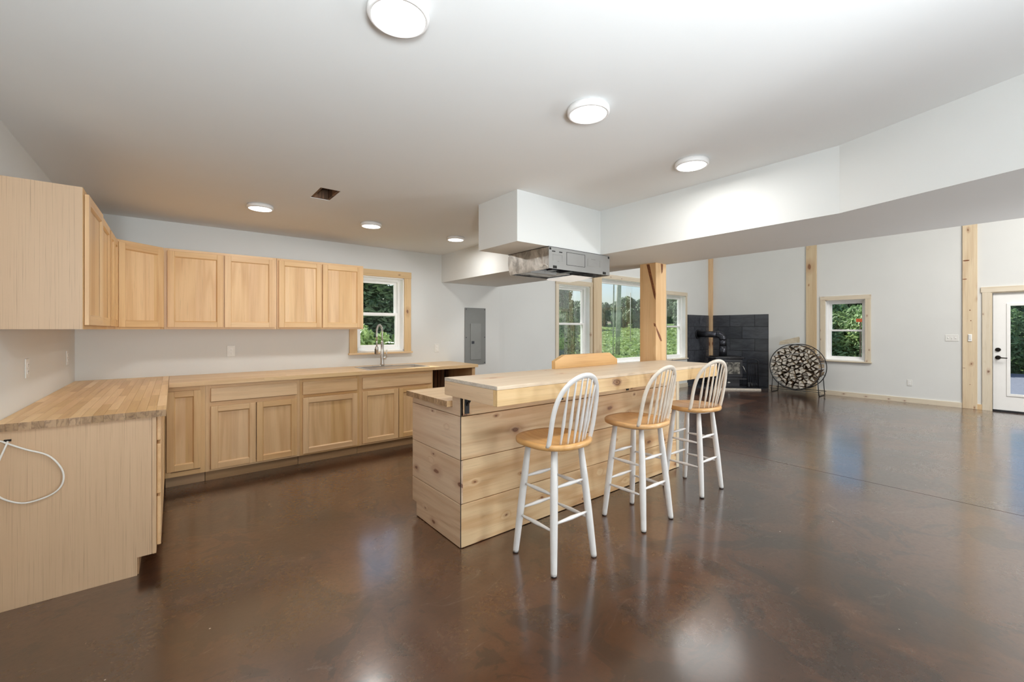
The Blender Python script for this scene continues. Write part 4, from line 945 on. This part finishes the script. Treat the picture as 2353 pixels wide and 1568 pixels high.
CR = {'big': leaf_mesh('crown', blobs_tree(1, 2.4, 7.0, 46), 26000, .115, M['leaf_dark'], 1), 'big2': leaf_mesh('crown', blobs_tree(2, 2.2, 6.5, 40), 24000, .115, M['leaf_dark'], 2),
      'far': leaf_mesh('crown', blobs_tree(3, 3.0, 6.5, 40), 9000, .26, M['leaf_far'], 3),
      'shrub': leaf_mesh('crown', blobs_tree(4, 1.3, 2.2, 26), 9000, .075, M['leaf_mid'], 4), 'light': leaf_mesh('crown', blobs_tree(5, .8, 1.7, 22), 5200, .085, M['leaf_light'], 5)}
TR = MB().tube([(0, 0, -.2), (.05, 0, 1.5), (0, .08, 4.5)], [.17, .14, .06], 10); TRM = None
def tree(kind, x, y, sc, label, group, name='tree', cat='tree', z=None, rz=0, szz=1):
    global TRM
    t = thing(name, label, cat, (x, y, gh(x, y) if z is None else z), rz, group); t.scale = (sc, sc, sc * szz)
    c_ = bpy.data.objects.new('foliage', CR[kind]); COL.objects.link(c_); c_.parent = t
    if kind in ('big', 'big2', 'far'):
        if TRM is None:
            o = TR.build('trunk', M['trunk'], t); TRM = o.data
        else: o = bpy.data.objects.new('trunk', TRM); COL.objects.link(o); o.parent = t
    return t
L1 = 'leafy trees close behind the kitchen window'
for i, (x, y, k, s) in enumerate(((3.6, 12.2, 'big', 1.0), (6.2, 13.2, 'big2', 1.05), (4.9, 15.8, 'big', 1.2), (1.0, 13.5, 'big2', 1.1), (8.4, 14.2, 'big', 1.0), (-2, 14, 'big', 1.1), (7.3, 17.5, 'big2', 1.3))):
    tree(k, x, y, s, ('dark leafy tree filling most of the kitchen window', 'dark leafy tree at the right edge of the kitchen window', 'tall leafy tree behind the one filling the kitchen window', 'leafy tree outside, hidden behind the wall cabinets', 'leafy tree hidden behind the grey electrical panel wall', 'outermost leafy tree on the kitchen side, hidden by the cabinets', 'rearmost leafy tree seen past the right jamb of the kitchen window')[i], L1, rz=i * 1.3, szz=.52 / s)
for i, (x, y, s) in enumerate(((2.9, 8.3, .9), (4.1, 8.9, .8), (2.0, 9.2, .8))):
    tree('light', x, y, s, ('light green feathery bush close outside the kitchen window', 'bright bush right behind the one outside the kitchen window', 'bright bush left of the faucet, outside the kitchen window')[i], 'bright bushes outside the kitchen window', 'bush', 'bush', rz=i)
tree('big2', 10.3, 11.2, .62, 'leafy tree filling the tall sash window beside the pole', None, rz=.4)
tree('big', 9.0, 10.6, .5, 'dark tree at the left of the tall sash window', None, rz=2.4)
tree('shrub', 9.3, 9.4, .95, 'dark shrub low in the tall sash window', None, 'shrub', 'shrub', rz=1)
rf = random.Random(5)
far_labels = ['distant tree at the left of the tall sash window', 'distant tree in the middle of the tall sash window', 'distant tree at the right of the tall sash window', 'distant tree hidden behind the pinkish pine post', 'distant tree at the left edge of the picture window', 'distant tree just left of the thick utility pole', 'distant round tree just right of the thick utility pole', 'distant tree touching the knotty bar post in the picture window', 'distant tree hidden behind the knotty post on the bar', None, 'lower distant tree at the left of the last sash window', 'tallest distant tree, standing up in the last sash window', 'distant tree hidden beyond the right jamb of the last sash window']
for i, lb in enumerate(far_labels):
    px = 1290 + i * 24; l = (px - 1176.5) / 976; d = 62 + rf.uniform(-8, 14); x, y = .782 * l * d + .6236 * d, .782 * d - .6236 * l * d
    sc_, rz_ = rf.uniform(.50, .70) * (1.35 if i == 11 else 1), rf.uniform(0, 6)
    if lb: tree('far', x, y, sc_, lb, 'distant trees beyond the field', rz=rz_)
for i, (x, y, k, s) in enumerate(((19.5, 5.4, 'big', .85), (20.4, 3.2, 'big2', .95), (23.5, 4.6, 'big', 1.1), (26.5, .2, 'big', 1.15), (27, -2.8, 'big2', 1.2), (25.5, 2.2, 'big2', 1.1), (26.5, -5.5, 'big', 1.1), (24, 7.2, 'big2', 1.0))):
    tree(k, x, y, s, ('leafy tree at the left in the small far window', 'leafy tree at the right in the small far window', 'leafy tree behind the others in the small far window', 'leafy tree in the upper glass of the door', 'leafy tree right of the one in the door glass', 'leafy tree left of the one in the door glass', 'outermost leafy tree on the door side', 'leafy tree hidden behind the log rack wall')[i], 'trees beyond the far wall', z=-.12, rz=i * 1.1, szz=.46 / s)
for i, (x, y, s) in enumerate(((16.6, 4.6, .95), (17.4, 3.4, 1.0), (16.9, 5.9, 1.0), (18.4, 4.9, 1.15), (22.2, 1.1, .95), (22.4, -.6, .9), (22.3, -2.3, 1.0), (22.0, 2.6, 1.1))):
    tree('shrub', x, y, s, ('green shrub low in the small far window', 'green shrub low at the right of the small far window', 'green shrub left of the small far window', 'taller green shrub behind the others in the small far window', 'green shrub in the middle of the door glass above the gravel', 'green shrub right of the one in the door glass', 'outermost green shrub beside the gravel drive', 'green shrub left of the one in the door glass')[i], 'shrubs beyond the far wall', 'shrub', 'shrub', z=-.12, rz=i)
tree('light', 17.0, 3.9, 1.1, 'yellow-green bush beside the orange sign in the small window', None, 'bush', 'bush', z=-.12)
sg = MB().box(-.01, -.085, 0, .01, .085, .09).build('sign', M['orange'], None); sg.location = (14.3, 3.06, 1.565); tag(sg, 'small orange sign among the leaves in the small far window', 'sign')
MB().box(-.004, -.012, -1.72, .004, .012, 0).build('sign_post', M['trunk'], sg)
# poles and wires in the field
def ground_pt(px, d): l = (px - 1176.5) / 976; return .782 * l * d + .6236 * d, .782 * d - .6236 * l * d
def pole(px, d, r, h, label, name='utility_pole', lean=(0, 0), mat='pole'):
    x, y = ground_pt(px, d); z = gh(x, y); o = MB().tube([(0, 0, 0), (lean[0], lean[1], h)], [r, r * .8], 12).build(name, M[mat]); o.location = (x, y, z); return tag(o, label, 'pole')
pole(1419, 22, .125, 9, 'thick grey utility pole standing in the field', lean=(.45, .1))
pole(1409, 19, .035, 9, 'thin pale pole left of the thick utility pole', 'thin_pole', lean=(.25, .1))
pole(1449, 34, .04, 4.0, 'distant thin pole right of the thick utility pole', 'thin_pole')
# leafy ground cover
gc = random.Random(3); v = []; f = []
for _ in range(42000):
    px = gc.uniform(1180, 1650); d = 8.5 + 50 * gc.random() ** 1.7; x, y = ground_pt(px, d)
    if y < 7.2: continue
    s = .05 + .0042 * d; z = gh(x, y) + gc.uniform(0, .12); a = gc.uniform(0, 6.28); u = Vector((math.cos(a), math.sin(a), gc.uniform(-.5, .6))) * s; w = Vector((-math.sin(a), math.cos(a), gc.uniform(-.3, .7))) * s * .7
    p = Vector((x, y, z)); b = len(v); v += [tuple(p - u), tuple(p + w), tuple(p + u), tuple(p - w)]; f.append((b, b + 1, b + 2, b + 3))
me = bpy.data.meshes.new('ground_cover'); me.from_pydata(v, [], f); me.materials.append(M['leaf_light']); o = bpy.data.objects.new('ground_cover', me); COL.objects.link(o)
tag(o, 'bright green leafy ground cover over the field outside the big windows', 'grass', kind='stuff')
